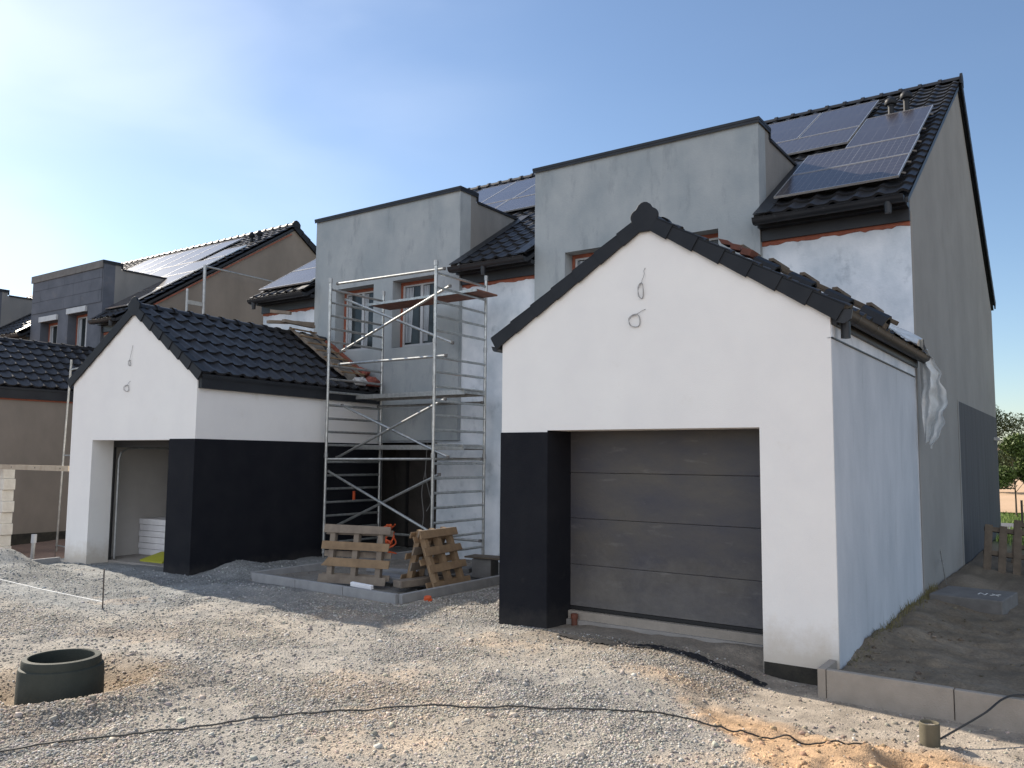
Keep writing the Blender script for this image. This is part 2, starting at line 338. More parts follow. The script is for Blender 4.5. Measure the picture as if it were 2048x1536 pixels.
def ground_tint(x, y):
    n1 = vn(x, y, .8); n2 = vn(x, y, 2.3); n3 = vn(x, y, 8)
    gravel_b = np.array((.365, .345, .315)); beige = np.array((.42, .37, .305)); fine = np.array((.29, .30, .30)); sandc = np.array((.47, .315, .19)); dirt = np.array((.145, .12, .088)); pale = np.array((.33, .285, .235)); red = np.array((.21, .13, .09))
    t = np.clip(.45+1.3*n1+.6*n2, 0, 1)[:, None]; c = gravel_b*(1-t)+beige*t
    f = sm(-2.5, -5.0, x+.9*y*0+.6*n2)*sm(-3.6, -2.2, y+n1); c = c*(1-f[:, None])+fine*f[:, None]
    edge = sandedge(x, y)+.35*n2+.25*n3       # diagonal edge between gravel and sand
    s = sm(-.05, .25, edge)*sm(-.98, -1.3, y+.3*n2); pa = sm(2.5, 3.1, x+.5*n2)*sm(-1.75, -1.2, y+.35*n2)*sm(.05, -.05, y)
    pat = sm(.16, .32, vn(x+9, y, .9)+.4*n3)*.22+.8*np.exp(-(((x-3.0)/.7)**2+((y+1.05)/.20)**2)); 
    sx = np.clip(s+pat*(y < -.5), 0, 1); c = c*(1-sx[:, None])+(sandc*(1+.35*n3[:, None]))*sx[:, None]
    c = c*(1-pa[:, None])+pale*(1+.3*n3[:, None])*pa[:, None]
    dk = sm(3.8, 3.88, x)*sm(-.40, -.36, y)*sm(60, 30, y); dc = dirt*(1-.0*x[:, None])+(.08*np.clip(n1+.3*n2+.25, 0, 1))[:, None]*np.array((1.2, 1, .8)); c = c*(1-dk[:, None])+dc*dk[:, None]
    ins = ((x > 0.6) & (x < 3.3) & (y > -.6) & (y < .6)); iw = (sm(.45, .7, x)*sm(3.4, 3.2, x)*sm(-.75, -.35, y)*(y < .7))[:, None]; c = c*(1-iw)+pale*.75*iw
    ny = (sm(-9.95, -10.2, x)*sm(-14, -9, y)*sm(40, 20, y))[:, None]; c = c*(1-ny)+(red+.08*np.clip(n1+.3, 0, 1)[:, None])*ny
    terr = ((x > -5.1) & (x < -1.8) & (y > .25) & (y < 6)).astype(float)[:, None]; c = c*(1-terr)+np.array((.24, .225, .205))*terr
    rd = np.hypot(x-RING[0], y-RING[1]); ew = (.75*np.exp(-((rd-.55)/.38)**2)*(.6+1.2*np.clip(n2+.4, 0, 1)))[:, None]; c = c*(1-ew)+np.array((.33, .25, .17))*ew
    far = (sm(12.5, 14, y))[:, None]; c = c*(1-far)+np.array((.10, .14, .04))*far
    return c*(1+.26*n3[:, None])*(1+.26*n2[:, None])*.93

def pebmask(x, y):
    n2 = vn(x, y, 2.3); n3 = vn(x, y, 8); m = np.ones_like(x)
    m *= 1-.92*sm(-.05, .25, sandedge(x, y)+.35*n2+.25*n3)*sm(-.98, -1.3, y+.3*n2)
    m *= 1-.9*sm(2.9, 3.3, x+.3*n2)*sm(-1.5, -1.2, y+.3*n2); m *= 1-.9*sm(3.75, 3.85, x)*sm(-.5, -.42, y)
    m *= 1-.8*((x > -5.1) & (x < -1.8) & (y > .25)); m *= 1-.9*sm(-9.9, -10.2, x)*sm(-14, -9, y); m *= 1-.8*sm(.4, .7, x)*sm(-.75, -.35, y+.2*n2)*(y < .8)
    return m*(.5+.5*sm(-.22, .1, vn(x+3, y, 1.1)+.4*vn(x, y, 3)))
def axis(lo, hi, st, far, g):
    a = list(np.arange(lo, hi+1e-6, st)); s_ = st; p = a[-1]
    while p < far[1]: s_ *= g; p += s_; a.append(p)
    s_ = st; p = a[0]
    while p > far[0]: s_ *= g; p -= s_; a.insert(0, p)
    return np.array(a)
gx = axis(-10.5, 6.2, .036, (-900, 900), 1.13); gy = axis(-6.4, 3.2, .036, (-900, 1500), 1.12)
GX, GY = np.meshgrid(gx, gy); GZ = gz(GX, GY)
V = np.c_[GX.ravel(), GY.ravel(), GZ.ravel()]
i, j = np.meshgrid(np.arange(len(gx)-1), np.arange(len(gy)-1)); b0 = (j*len(gx)+i).ravel()
Fq = np.c_[b0, b0+1, b0+1+len(gx), b0+len(gx)]
M['ground'] = noisy('gravel_ground', (.80, .80, .80), (1.15, 1.13, 1.1), 26, .95, detail=8, bump=1.0, bscale=75, vcol=True, col3=(.55, .55, .55), scale3=55, lo3=.54, hi3=.68)
def pebbly(m, sc, st, ds):
    t_ = m.node_tree; n_ = t_.nodes; l_ = t_.links.new; b_ = n_['Principled BSDF']; tc_ = n_.new('ShaderNodeTexCoord')
    src = b_.inputs['Base Color'].links[0].from_socket; bm_ = b_.inputs['Normal'].links[0].from_node
    nz_ = n_.new('ShaderNodeTexNoise'); nz_.inputs['Scale'].default_value = sc*.8; mxv = n_.new('ShaderNodeMix'); mxv.data_type = 'RGBA'; mxv.inputs[0].default_value = .03
    l_(tc_.outputs['Object'], nz_.inputs['Vector']); l_(tc_.outputs['Object'], mxv.inputs[6]); l_(nz_.outputs['Color'], mxv.inputs[7])
    v_ = n_.new('ShaderNodeTexVoronoi'); v_.inputs['Scale'].default_value = sc; v_.inputs['Randomness'].default_value = 1; l_(mxv.outputs[2], v_.inputs['Vector'])
    h_ = n_.new('ShaderNodeSeparateColor'); l_(v_.outputs['Color'], h_.inputs[0])
    r_ = n_.new('ShaderNodeMapRange'); r_.inputs[3].default_value = .78; r_.inputs[4].default_value = 1.28; l_(h_.outputs[0], r_.inputs[0])
    e_ = n_.new('ShaderNodeMapRange'); e_.inputs[1].default_value = .25; e_.inputs[2].default_value = .62; e_.inputs[3].default_value = 1; e_.inputs[4].default_value = .62; l_(v_.outputs['Distance'], e_.inputs[0])
    k1 = n_.new('ShaderNodeMath'); k1.operation = 'MULTIPLY'; l_(r_.outputs[0], k1.inputs[0]); l_(e_.outputs[0], k1.inputs[1])
    at_ = n_.new('ShaderNodeAttribute'); at_.attribute_name = 'tint'; km = n_.new('ShaderNodeMix'); km.inputs[2].default_value = 1.0; l_(at_.outputs['Alpha'], km.inputs[0]); l_(k1.outputs[0], km.inputs[3])
    x_ = n_.new('ShaderNodeVectorMath'); x_.operation = 'SCALE'; l_(src, x_.inputs[0]); l_(km.outputs[0], x_.inputs['Scale']); l_(x_.outputs[0], b_.inputs['Base Color'])
    iv = n_.new('ShaderNodeMath'); iv.operation = 'SUBTRACT'; iv.inputs[0].default_value = 1; l_(v_.outputs['Distance'], iv.inputs[1])
    b2 = n_.new('ShaderNodeBump'); l_(at_.outputs['Alpha'], b2.inputs['Strength']); b2.inputs['Distance'].default_value = ds; l_(iv.outputs[0], b2.inputs['Height']); l_(bm_.outputs[0], b2.inputs['Normal']); l_(b2.outputs[0], b_.inputs['Normal'])
pebbly(M['ground'], 72, 1.0, .012)
g = np_mesh('ground', V, Fq, M['ground'], smooth=True, tint=np.c_[ground_tint(V[:, 0], V[:, 1]), pebmask(V[:, 0], V[:, 1])])
tag(g, kind='structure')

# loose crushed stone
def gravel(name, n, keep, size, mult, cols, seedk, label, colmat):
    r = np.random.default_rng(seedk)
    # sample in view: distance log-uniform, angle
    d = 2.6*np.exp(r.random(n)*math.log(17/2.6)); a = yaw+(r.random(n)-.5)*1.35
    x = CAMP.x+d*np.sin(a); y = CAMP.y+d*np.cos(a); k = keep(x, y, r); x = x[k]; y = y[k]; d = d[k]; n = len(x)
    s = size(r, n, d)
    base = np.array([(-1, -1, -1), (1, -1, -1), (1, 1, -1), (-1, 1, -1), (-1, -1, 1), (1, -1, 1), (1, 1, 1), (-1, 1, 1)], float)
    P = base[None]*(1+.55*(r.random((n, 8, 3))-.5)); P[:, 4:, :2] *= .72; P *= np.stack([s, s*(.55+.4*r.random(n)), s*(.3+.3*r.random(n))], 1)[:, None]
    an = r.random(n)*6.283; tl = (r.random(n)-.5)*.9
    ct, st = np.cos(tl), np.sin(tl); X = P[..., 0]*ct[:, None]-P[..., 2]*st[:, None]; Z = P[..., 0]*st[:, None]+P[..., 2]*ct[:, None]; Y = P[..., 1]
    ca, sa = np.cos(an), np.sin(an); X2 = X*ca[:, None]-Y*sa[:, None]; Y2 = X*sa[:, None]+Y*ca[:, None]
    z = gz(x, y)+s*.22
    Vv = np.stack([X2+x[:, None], Y2+y[:, None], Z+z[:, None]], -1).reshape(-1, 3)
    q = np.array([(0, 3, 2, 1), (4, 5, 6, 7), (0, 1, 5, 4), (1, 2, 6, 5), (2, 3, 7, 6), (3, 0, 4, 7)])
    Fq = (q[None]+8*np.arange(n)[:, None, None]).reshape(-1, 4)
    t = ground_tint(x, y); t = t*(.68+.72*r.random(n)**1.3)[:, None]*mult; t = t*(1+.12*(r.random((n, 3))-.5)); w_ = r.random(n) < .12*(mult > 1); t[w_] = t[w_]*.3+np.array((.45, .44, .42))*.8
    o = np_mesh(name, Vv, Fq, colmat, tint=np.repeat(t, 8, 0)); tag(o, label, 'gravel', kind='stuff'); return o
def free(x, y):
    ok = ~((x > -.03) & (x < 3.9) & (y > -.02))                       # right garage
    ok &= ~((x > .68) & (x < 3.15) & (y > -.02) & (y < .5)) | True
    ok &= ~((x > -9.7) & (x < -6.0) & (y > -.32+.078*(x+9.56)))
    ok &= ~((x > 3.75) & (y > -.45)); ok &= np.hypot(x-RING[0], y-RING[1]) > .40
    ok &= ~((x > -2.0) & (x < -1.66) & (y > .1)) & ~((x > -5.1) & (x < -1.7) & (y > .1) & (y < .32)); ok &= x > -9.7; ok &= y < 4.4
    return ok
def keep_g(x, y, r):
    edge = sandedge(x, y)+.35*vn(x, y, 2.3)
    s = np.maximum(sm(-.1, .35, edge)*sm(-.98, -1.3, y), sm(3.0, 3.4, x+.3*vn(x, y, 2.3))*sm(-1.5, -1.2, y)); dens = 1-.93*s
    dens *= .30+.70*sm(-.20, .10, vn(x+3, y, 1.1)+.4*vn(x, y, 3)); dens *= 1-.5*sm(-3, -5.5, x)*sm(-3.2, -2, y)
    dens *= np.where((x > -5.1) & (x < -1.8) & (y > .25), .15, 1)
    return free(x, y) & (r.random(len(x)) < dens)
M['stone'] = noisy('crushed_stone', (1, 1, 1), (.8, .8, .8), 30, .9, vcol=True, bump=.4, bscale=80)
gravel('gravel', 380000, keep_g, lambda r, n, d: (.0042+.0085*r.random(n)**2.8)*(.8+.035*d), 1.05, None, 3, 'pale crushed stone spread over the yard in front of the garages', M['stone'])
gravel('loose_stones', 7000, lambda x, y, r: free(x, y) & (r.random(len(x)) < .30+.5*np.exp(-((np.hypot(x-RING[0], y-RING[1])-.9)/.45)**2)), lambda r, n, d: .011+.020*r.random(n)**4, 1.05, None, 5, 'larger loose stones lying scattered on the gravel', M['stone'])
M['clod'] = noisy('sand_clods', (1, 1, 1), (.8, .8, .8), 30, .95, vcol=True, bump=.8, bscale=70)
gravel('sand_clods', 14000, lambda x, y, r: free(x, y) & (sm(-.1, .3, sandedge(x, y))*sm(-.45, -.9, y)*sm(-.12, .1, vn(x, y, 2.1)+.5*vn(x, y, 6)) > r.random(len(x))), lambda r, n, d: .006+.020*r.random(n)**4, 1.0, None, 8, 'clods and small stones lying on the orange sand', M['clod'])
def bankkeep(x, y, r): return (x > 3.95) & (y > -.32) & (y < 6) & (sm(-.1, .15, vn(x, y, 2.1)+.5*vn(x, y, 6)+.15*sm(1, .1, x-3.87)) > r.random(len(x)))
gravel('dirt_clods', 12000, bankkeep, lambda r, n, d: .006+.020*r.random(n)**3, .9, None, 9, 'dark dirt clods on the bank beside the right garage', M['clod'])

# ------------------------------------------------------------------ roof pieces
def tile_roof(name, o, u, s, length, slope, parent, tw=.30, co=.345, m=None, hump=.034, ulo=0):
    """o eave corner, u along eave, s up the slope (unit); normal = u x s"""
    o = np.array(o, float); u = np.array(u, float); s = np.array(s, float); n = np.cross(u, s); n /= np.linalg.norm(n)
    nt_ = max(1, round(length/tw)); tw = length/nt_; nc = max(1, round(slope/co)); co = slope/nc
    ph = np.array([0, .12, .3, .45, .54, .62, .70, .78, .86, .94]); hh = np.array([0.0, -.004, -.005, 0, .012, .030, .038, .036, .022, .006])*hump/.034
    U = np.concatenate([(k+ph)*tw for k in range(nt_)]+[[length]]); H = np.concatenate([hh]*nt_+[[0]]); m_ = len(U)
    VV = []; FF = []; b = 0
    for c in range(nc):
        jit = (rng.random(nt_+1)-.5)*.006; J = np.repeat(jit, 10)[:m_]
        for (ss, lift) in ((c*co-.012, .010), (c*co-.014, .050), ((c+1)*co+.02, .012)):
            VV.append(o+np.outer(U, u)+np.outer(np.full(m_, ss)+J*(ss < (c+1)*co), s)+np.outer(H+lift+J*.5, n))
        VV.append(VV[-2].copy())      # lip top, duplicated so the lip edge stays crisp
        k = np.arange(m_-1)
        FF.append(np.c_[b+k, b+k+1, b+m_+k+1, b+m_+k]); t0 = b+3*m_
        FF.append(np.c_[t0+k, t0+k+1, b+2*m_+k+1, b+2*m_+k]); b += 4*m_
    return np_mesh(name, np.concatenate(VV), np.concatenate(FF), m or M['tile'], parent, smooth=True)
def ridge_caps(name, p0, p1, r, parent, step=.36, cover=None):
    mb = MB(); p0 = Vector(p0); p1 = Vector(p1); d = (p1-p0); ln = d.length; d.normalize(); a = d.cross(Vector((0, 0, 1))).normalized(); N = max(1, round(ln/step)); st = ln/N
    for k in range(N):
        vs = []; fs = []
        secs = [(k*st-.02, r*1.20), (k*st+.045, r*1.20), (k*st+.047, r*1.0), ((k+1)*st+.03, r*.96)]
        for t, rr in secs:
            c = p0+d*t
            for q in range(9):
                th = math.pi*q/8; vs.append(c+a*(math.cos(th)*rr)+Vector((0, 0, math.sin(th)*rr*.85-.02)))
        for i_ in range(3):
            for q in range(8): fs.append((i_*9+q, i_*9+q+1, (i_+1)*9+q+1, (i_+1)*9+q))
        mb.add(vs, fs)
    return mb.build(name, M['tile'], parent, smooth=True)
def gutter(name, p0, p1, r, side, m, parent, clips=5):
    """half round channel from p0 to p1, side = outward unit vector"""
    mb = MB(); p0 = Vector(p0); p1 = Vector(p1); d = (p1-p0).normalized(); s_ = Vector(side); vs = []; fs = []; n = 10
    prof = [(math.cos(math.pi+math.pi*q/n)*r, math.sin(math.pi+math.pi*q/n)*r) for q in range(n+1)]+[(r+.012, .012), (r+.004, .016)]
    inn = [(a*.93, b_*.93+.002) for a, b_ in prof[:n+1]][::-1]
    prof = prof+inn
    for c in (p0, p1): vs += [c+s_*a+Vector((0, 0, b_)) for a, b_ in prof]
    k = len(prof)
    for q in range(k): fs.append((q, (q+1) % k, k+(q+1) % k, k+q))
    mb.add(vs, fs)
    for c in (p0, p1):
        mb.add([c+s_*a+Vector((0, 0, b_)) for a, b_ in prof[:n+1]], [list(range(n+1))])
    g_ = mb.build(name, m, parent, smooth=True)
    L_ = (p1-p0).length
    for q in range(clips):
        c = p0+d*(L_*(q+.5)/clips); mc = MB()
        for w_ in (-.012,):
            vs = []
            for ww in (-.012, .012): vs += [c+d*ww+s_*(a*1.05)+Vector((0, 0, b_*1.05)) for a, b_ in prof[:n+3]]
            m2 = n+3; mc.add(vs, [(i_, i_+1, m2+i_+1, m2+i_) for i_ in range(m2-1)])
        mc.build('gutter_bracket', M['darkmetal'], g_)
    return g_

# ------------------------------------------------------------------ garage builder (local frame: x along front, y into depth)
def garage(label, loc, rotz, W, D, ox0, ox1, gm, white=True, sidem=None, group='garages with steep tiled roofs', openz=2.22, blackside=None, zoff=0, right_details=False, brown=False, ez=3.305, az_=4.464):
    t = thing('garage', label, 'garage', loc, rotz, group)
    wf = M['brown'] if brown else M['white']; sm_ = sidem or wf; c = W/2; th = .42; k = (az_-ez)/c; ang = math.atan(k); zb = -.45
    front = MB().prism((0, 0, 0), (1, 0, 0), (0, 0, 1), [(0, zb), (W, zb), (W, ez+.02), (c, az_+.02), (0, ez+.02)], [rect(ox0, -.3, ox1, openz)] if ox0 is not None else [], th).build('front_wall', wf, t)
    # side walls butt against the front wall's back, back wall closes the room
    MB().prism((W, th, 0), (0, 1, 0), (0, 0, 1), rect(0, zb, D-th, ez-.05), [], .25).build('side_wall', sm_, t)
    MB().prism((0, D, 0), (0, -1, 0), (0, 0, 1), rect(0, zb, D-th, ez-.10), [], .25).build('side_wall', wf, t)
    if right_details:      # the front wall's end face carries the same streaky primer as the side
        MB().box((W+.001, .012, zb+.001), (W+.006, th, 3.09)).build('corner_render', sm_, t)
    bw = MB().prism((W-.25, D, 0), (-1, 0, 0), (0, 0, 1), [(0, zb), (W-.5, zb), (W-.5, ez-.1), (c-.25, az_-.35), (0, ez-.1)], [], .2).build('back_wall', M['plaster'], t)
    MB().box((.25, th, -.2), (W-.25, D-.2, .03)).build('floor', M['floor'], t)
    if blackside is None and not brown:   # inner plaster skin so the room reads pale
        MB().box((.25, th, .03), (.262, D-.2, 2.9)).build('inner_wall', M['plaster'], t)
        MB().box((.25, th+.01, 2.62), (W-.25, D-.2, 2.66)).build('ceiling', M['plaster'], t)
    # roof: one object with children
    ov = .10; e = (math.cos(ang), math.sin(ang)); slope = (c+ov)/math.cos(ang); off = .10
    roof = MB()
    # decking board under the tiles, both slopes (prisms), butt at the ridge
    for sgn in (1, -1):
        xe = W+ov if sgn > 0 else -ov; ze = ez-ov*k+.047
        roof.add([(xe, -.0+.02, ze), (c, .02, ze+(c+ov)*k), (c, D, ze+(c+ov)*k), (xe, D, ze), (xe, .02, ze+.05), (c, .02, ze+(c+ov)*k+.05), (c, D, ze+(c+ov)*k+.05), (xe, D, ze+.05)],
                 [(0, 1, 2, 3), (7, 6, 5, 4), (0, 4, 5, 1), (2, 6, 7, 3), (0, 3, 7, 4)])
    ro = roof.build('roof', M['darkmetal'], t)
    ze = ez-ov*k+.122
    tile_roof('tile_slope', (W+ov, 0.0, ze), (0, 1, 0), (-math.cos(ang), 0, math.sin(ang)), D, slope, ro)
    tile_roof('tile_slope', (-ov, D, ze), (0, -1, 0), (math.cos(ang), 0, math.sin(ang)), D, slope, ro)
    ridge_caps('ridge_tiles', (c, .0, ze+(c+ov)*k+.0), (c, D, ze+(c+ov)*k+.0), .115, ro)
    # clover shaped ridge end cap
    pts = []
    for q in range(14):      # three lobed top, tapered foot
        pass
    lob = []
    for (cx, cz, rr, a0, a1) in ((.085, .02, .082, -30, 75), (0, .085, .095, 20, 160), (-.085, .02, .082, 105, 210)):
        for q in range(7):
            a = R(a0+(a1-a0)*q/6); lob.append((cx+rr*math.cos(a), cz+rr*math.sin(a)))
    lob = lob+[(-.15, -.05), (-.075, -.155), (.075, -.155), (.15, -.05)]
    MB().prism((c, -.045, ze+(c+ov)*k-.01), (1, 0, 0), (0, 0, 1), lob, [], .035).build('ridge_end_cap', M['verge'], ro, bevel=.006)
    # verge tiles, stepped like shingles along the rake
    nV = 7; vl = slope/nV
    for sgn in (1, -1):
        for q in range(nV):
            s0 = q*vl; xe = (W+ov) if sgn > 0 else -ov
            dx = -sgn*math.cos(ang); dz = math.sin(ang); nx_ = sgn*math.sin(ang); nz = math.cos(ang)
            def pt(s, n_): return (xe+dx*s+nx_*n_, ze+dz*s+nz*n_)
            lo_ = -.105; a = pt(s0-.03, lo_-.014); b_ = pt(s0+vl+.03, lo_+.006); cc = pt(s0+vl+.03, .026); d_ = pt(s0-.03, .044)
            outl = [a, b_, cc, d_] if sgn < 0 else [b_, a, d_, cc]
            ar = sum(outl[i_][0]*outl[(i_+1) % 4][1]-outl[(i_+1) % 4][0]*outl[i_][1] for i_ in range(4))
            if ar < 0: outl = outl[::-1]
            mbv = MB(); A = [a, b_, cc, d_]; yf_ = [-.052, -.036, -.036, -.052]
            vv = [(p_[0], y_, p_[1]) for p_, y_ in zip(A, yf_)]+[(p_[0], y_+.028, p_[1]) for p_, y_ in zip(A, yf_)]; ff = [(0, 1, 2, 3), (7, 6, 5, 4), (0, 4, 5, 1), (1, 5, 6, 2), (2, 6, 7, 3), (3, 7, 4, 0)]
            if sgn > 0: ff = [f[::-1] for f in ff]
            mbv.add(vv, ff)
            # top flange lapping over the first tile column
            p1 = pt(s0-.03, .048); p2 = pt(s0+vl, .032); h = .012
            mbv.add([(p1[0], -.036, p1[1]), (p2[0], -.036, p2[1]), (p2[0], .09, p2[1]), (p1[0], .09, p1[1]),
                     (p1[0]+nx_*h, -.036, p1[1]+nz*h), (p2[0]+nx_*h, -.036, p2[1]+nz*h), (p2[0]+nx_*h, .09, p2[1]+nz*h), (p1[0]+nx_*h, .09, p1[1]+nz*h)],
                    [(0, 1, 2, 3), (4, 7, 6, 5), (0, 4, 5, 1), (1, 5, 6, 2), (2, 6, 7, 3), (3, 7, 4, 0)])
            mbv.build('verge_tile', M['verge'], ro)
    return t, dict(W=W, D=D, ez=ez, k=k, ang=ang, ze=ze, c=c, ov=ov, roof=ro, th=th)

def wire_loop(parent, x, z, drop, loop, seed):
    r = random.Random(seed); p = [(x, -.004, z)]
    for q in range(1, 6): p.append((x-drop[0]*q/5+.01*r.uniform(-1, 1), -.012-.02*q/5, z-drop[1]*q/5))
    bx, _, bz = p[-1]
    for q in range(34):
        a = 1.4+q*.42; p.append((bx-.01+loop[0]*math.cos(a)*(1+.12*math.sin(q*.9))-loop[0]*.2, -.02-.012*math.sin(q*.7), bz-loop[1]+loop[1]*math.sin(a)*(1+.1*math.cos(q*1.3))))
    MB().tube(p, .0034, 6).build('cable_loop', M['cable'], parent, smooth=True)

# right garage
gr_, gi = garage('white garage on the right with a closed grey sectional door and black left pier', (0, 0, 0), 0, 3.87, 4.48, .66, 3.165, None, sidem=M['wallstreak'], openz=2.25, blackside='pier', right_details=True)
gr = gr_
# black pier cladding: front strip and the door jamb
MB().box((-.004, -.008, -.45), (.66, -.001, 2.23)).build('pier_cladding', M['black'], gr)
MB().box((.661, -.006, -.25), (.667, .515, 2.249)).build('jamb_cladding', M['black'], gr)
MB().box((-.012, -.006, -.45), (-.004, 4.47, 2.23)).build('side_cladding', M['black'], gr)
dr = MB().box((.60, .535, -.02), (3.22, .56, .16)).build('garage_door', M['rubber'], gr)
dz = [.175, .665, 1.21, 1.755, 2.27]
for q in range(4):
    MB().box((.64, .515, dz[q]+.002), (3.20, .55, dz[q+1]-.002)).build('door_panel', M['door'], dr, bevel=.004)
MB().box((.64, .518, .135), (3.20, .548, .172)).build('bottom_seal', M['rubber'], dr)
MB().box((.668, .46, -.2), (3.164, .62, .125)).build('threshold', M['sandconcrete'], gr)
wire_loop(gr, 1.93, 4.02, (.03, .17), (.035, .085), 1); wire_loop(gr, 1.93, 3.56, (.09, .05), (.075, .07), 4)
# gutter, fascia and outlet on the right side
W = 3.87
MB().box((W+.002, .03, 3.225), (W+.05, 4.46, 3.36)).build('fascia', M['darkmetal'], gr)
MB().box((W-.02, .43, 3.226), (W+.001, 4.46, 3.24)).build('eaves_board', M['darkmetal'], gr)
MB().box((W-.03, .0, 3.092), (W-.003, 4.46, 3.10)).build('drip_line', M['rubber'], gr)
MB().box((W+.001, .005, 3.092), (W+.018, 4.47, 3.104)).build('drip_edge', M['darkmetal'], gr)
MB().box((W+.001, .02, 3.105), (W+.008, 4.47, 3.224)).build('smooth_band', M['walllight'], gr)
gg = gutter('gutter', (W+.125, -.02, 3.33), (W+.125, 4.72, 3.36), .072, (1, 0, 0), M['gutter'], gr, 6)
MB().tube([(W+.105, .14, 3.27), (W+.105, .14, 3.10)], .045, 14).build('gutter_outlet', M['darkmetal'], gg, smooth=True)
MB().prism((W+.03, -.024, 3.27), (1, 0, 0), (0, 0, 1), [(0, .02), (.03, -.03), (.10, -.05), (.165, -.01), (.18, .08), (.0, .09)], [], .02).build('gutter_end', M['darkmetal'], gg)
# left gutter end seen under the left rake
gl = gutter('gutter', (-.10, -.01, 3.28), (-.10, 4.4, 3.28), .055, (-1, 0, 0), M['darkmetal'], gr, 4)
MB().tube([(-.04, .25, 3.25), (-.03, .25, 3.05)], .008, 6).build('gutter_strap', M['darkmetal'], gl)
MB().box((3.17, -.004, -.44), (3.86, .0-.001, -.02)).build('foundation_band', M['foundation'], gr)

# left garage
lg, li = garage('white garage left of the scaffold with an open doorway and black cladded right side', (-9.563, -.347, -.02), .078, 3.448, 4.75, .66, 2.81, None, openz=2.20, az_=4.43, ez=3.235)
Wl = 3.448
MB().box((2.813, -.008, -.4), (Wl+.004, -.001, 2.215)).build('pier_cladding', M['black'], lg)
MB().box((Wl+.001, -.008, -.4), (Wl+.008, 4.73, 2.215)).build('side_cladding', M['black'], lg)
MB().box((2.803, -.006, -.25), (2.809, .42, 2.199)).build('jamb_cladding', M['black'], lg)
MB().box((Wl+.001, .02, 3.045), (Wl+.075, 4.70, 3.26)).build('fascia', M['darkmetal'], lg)
MB().box((Wl+.076, .0, 3.245), (Wl+.11, 4.70, 3.28)).build('gutter_lip', M['darkmetal'], lg)
MB().box((.60, .423, 2.08), (2.9, .50, 2.24)).build('door_header', M['rubber'], lg)
MB().box((.61, .423, .0), (.69, .46, 2.08)).build('door_frame', M['rubber'], lg)
rail = [(.72, .50, .05), (.72, .50, 1.85), (.72, .54, 1.98), (.72, .66, 2.05), (.72, .8, 2.07), (.72, 3.4, 2.07)]
MB().tube(rail, .018, 8).build('door_track', M['galv'], lg, smooth=True)
wire_loop(lg, 1.70, 3.86, (.02, .26), (.03, .05), 6); wire_loop(lg, 1.68, 3.23, (.04, .07), (.075, .055), 9)
def lgp(x, y, z):   # left garage local -> world
    return Vector((-9.563+x*math.cos(.078)-y*math.sin(.078), -.347+x*math.sin(.078)+y*math.cos(.078), z-.02))
# polystyrene stack and yellow sheet inside
p = lgp(.29, 1.30, .03); st = thing('foam_stack', 'stack of white insulation boards just inside the open left garage', 'insulation boards', p, .078)
for q in range(6):
    MB().box((-.02*(q % 2), 0, q*.115), (1.0+.015*(q % 3), .6, q*.115+.108)).build('board', M['styro'], st, bevel=.006)
yb = MB(); yb.add([(0, 0, 0), (.62, .05, .0), (.66, .38, .14), (.1, .36, .12), (0, 0, .03), (.62, .05, .03), (.66, .38, .17), (.1, .36, .15)], [(0, 3, 2, 1), (4, 5, 6, 7), (0, 1, 5, 4), (1, 2, 6, 5), (2, 3, 7, 6), (3, 0, 4, 7)])
yo = yb.build('yellow_bag', M['yellow'], None); yo.location = lgp(1.30, .62, .03); tag(yo, 'yellow plastic bag on the floor of the open left garage', 'bag')

# neighbour's garage at the far left
ng, ni = garage('brown unpainted garage at the far left behind the white one', (-19.07, -.6, .0), 0, 3.87, 4.79, None, None, None, brown=True, ez=3.47, az_=4.73)
MB().box((3.872, .02, 3.24), (3.95, 4.78, 3.45)).build('fascia', M['darkmetal'], ng)
MB().box((3.872, .02, 3.205), (3.90, 4.78, 3.238)).build('foam_strip', M['foam'], ng)
MB().box((3.872, .0, -.5), (3.885, 4.79, .02)).build('foundation_band', M['foundation'], ng)

# ------------------------------------------------------------------ solar panel
def panel(o, u, s, x0, s0, w_, h_, kind, parent, lift=.13):
    """o eave corner, u along, s up-slope"""
    o = Vector(o); u = Vector(u); s = Vector(s); n = u.cross(s).normalized()
    c = o+u*(x0+w_/2)+s*(s0+h_/2)+n*lift
    fr = MB(); t = .014
    for a, b, ww, hh in ((0, -h_/2+t/2, w_/2, t/2), (0, h_/2-t/2, w_/2, t/2), (-w_/2+t/2, 0, t/2, h_/2-t), (w_/2-t/2, 0, t/2, h_/2-t)):
        fr.obox(c+u*a+s*b, u*ww, s*hh, n*.018)
    f_ = fr.build('solar_panel', M['alubright'], parent)
    me = bpy.data.meshes.new('cells'); q = [c+u*a*(w_/2-t)+s*b*(h_/2-t)+n*z for z in (.013, -.012) for a, b in ((-1, -1), (1, -1), (1, 1), (-1, 1))]
    me.from_pydata([tuple(v) for v in q], [], [(0, 1, 2, 3), (7, 6, 5, 4), (0, 4, 5, 1), (1, 5, 6, 2), (2, 6, 7, 3), (3, 7, 4, 0)])
    uvl = me.uv_layers.new(name='UVMap'); uvs = {0: (0, 0), 1: (1, 0), 2: (1, 1), 3: (0, 1)}
    for pl in me.polygons:
        for li_ in pl.loop_indices: uvl.data[li_].uv = uvs.get(me.loops[li_].vertex_index % 4)
    me.materials.append(M['solarP' if kind == 'P' else 'solarL']); link(bpy.data.objects.new('cells', me), f_)
    for a in (-.25, .25):
        MB().bar(c+u*(w_/2-.04)+s*(a*h_)-n*.02, c+u*(w_/2+.05)+s*(a*h_)-n*.05, .03, .025).build('clamp', M['block'], f_)

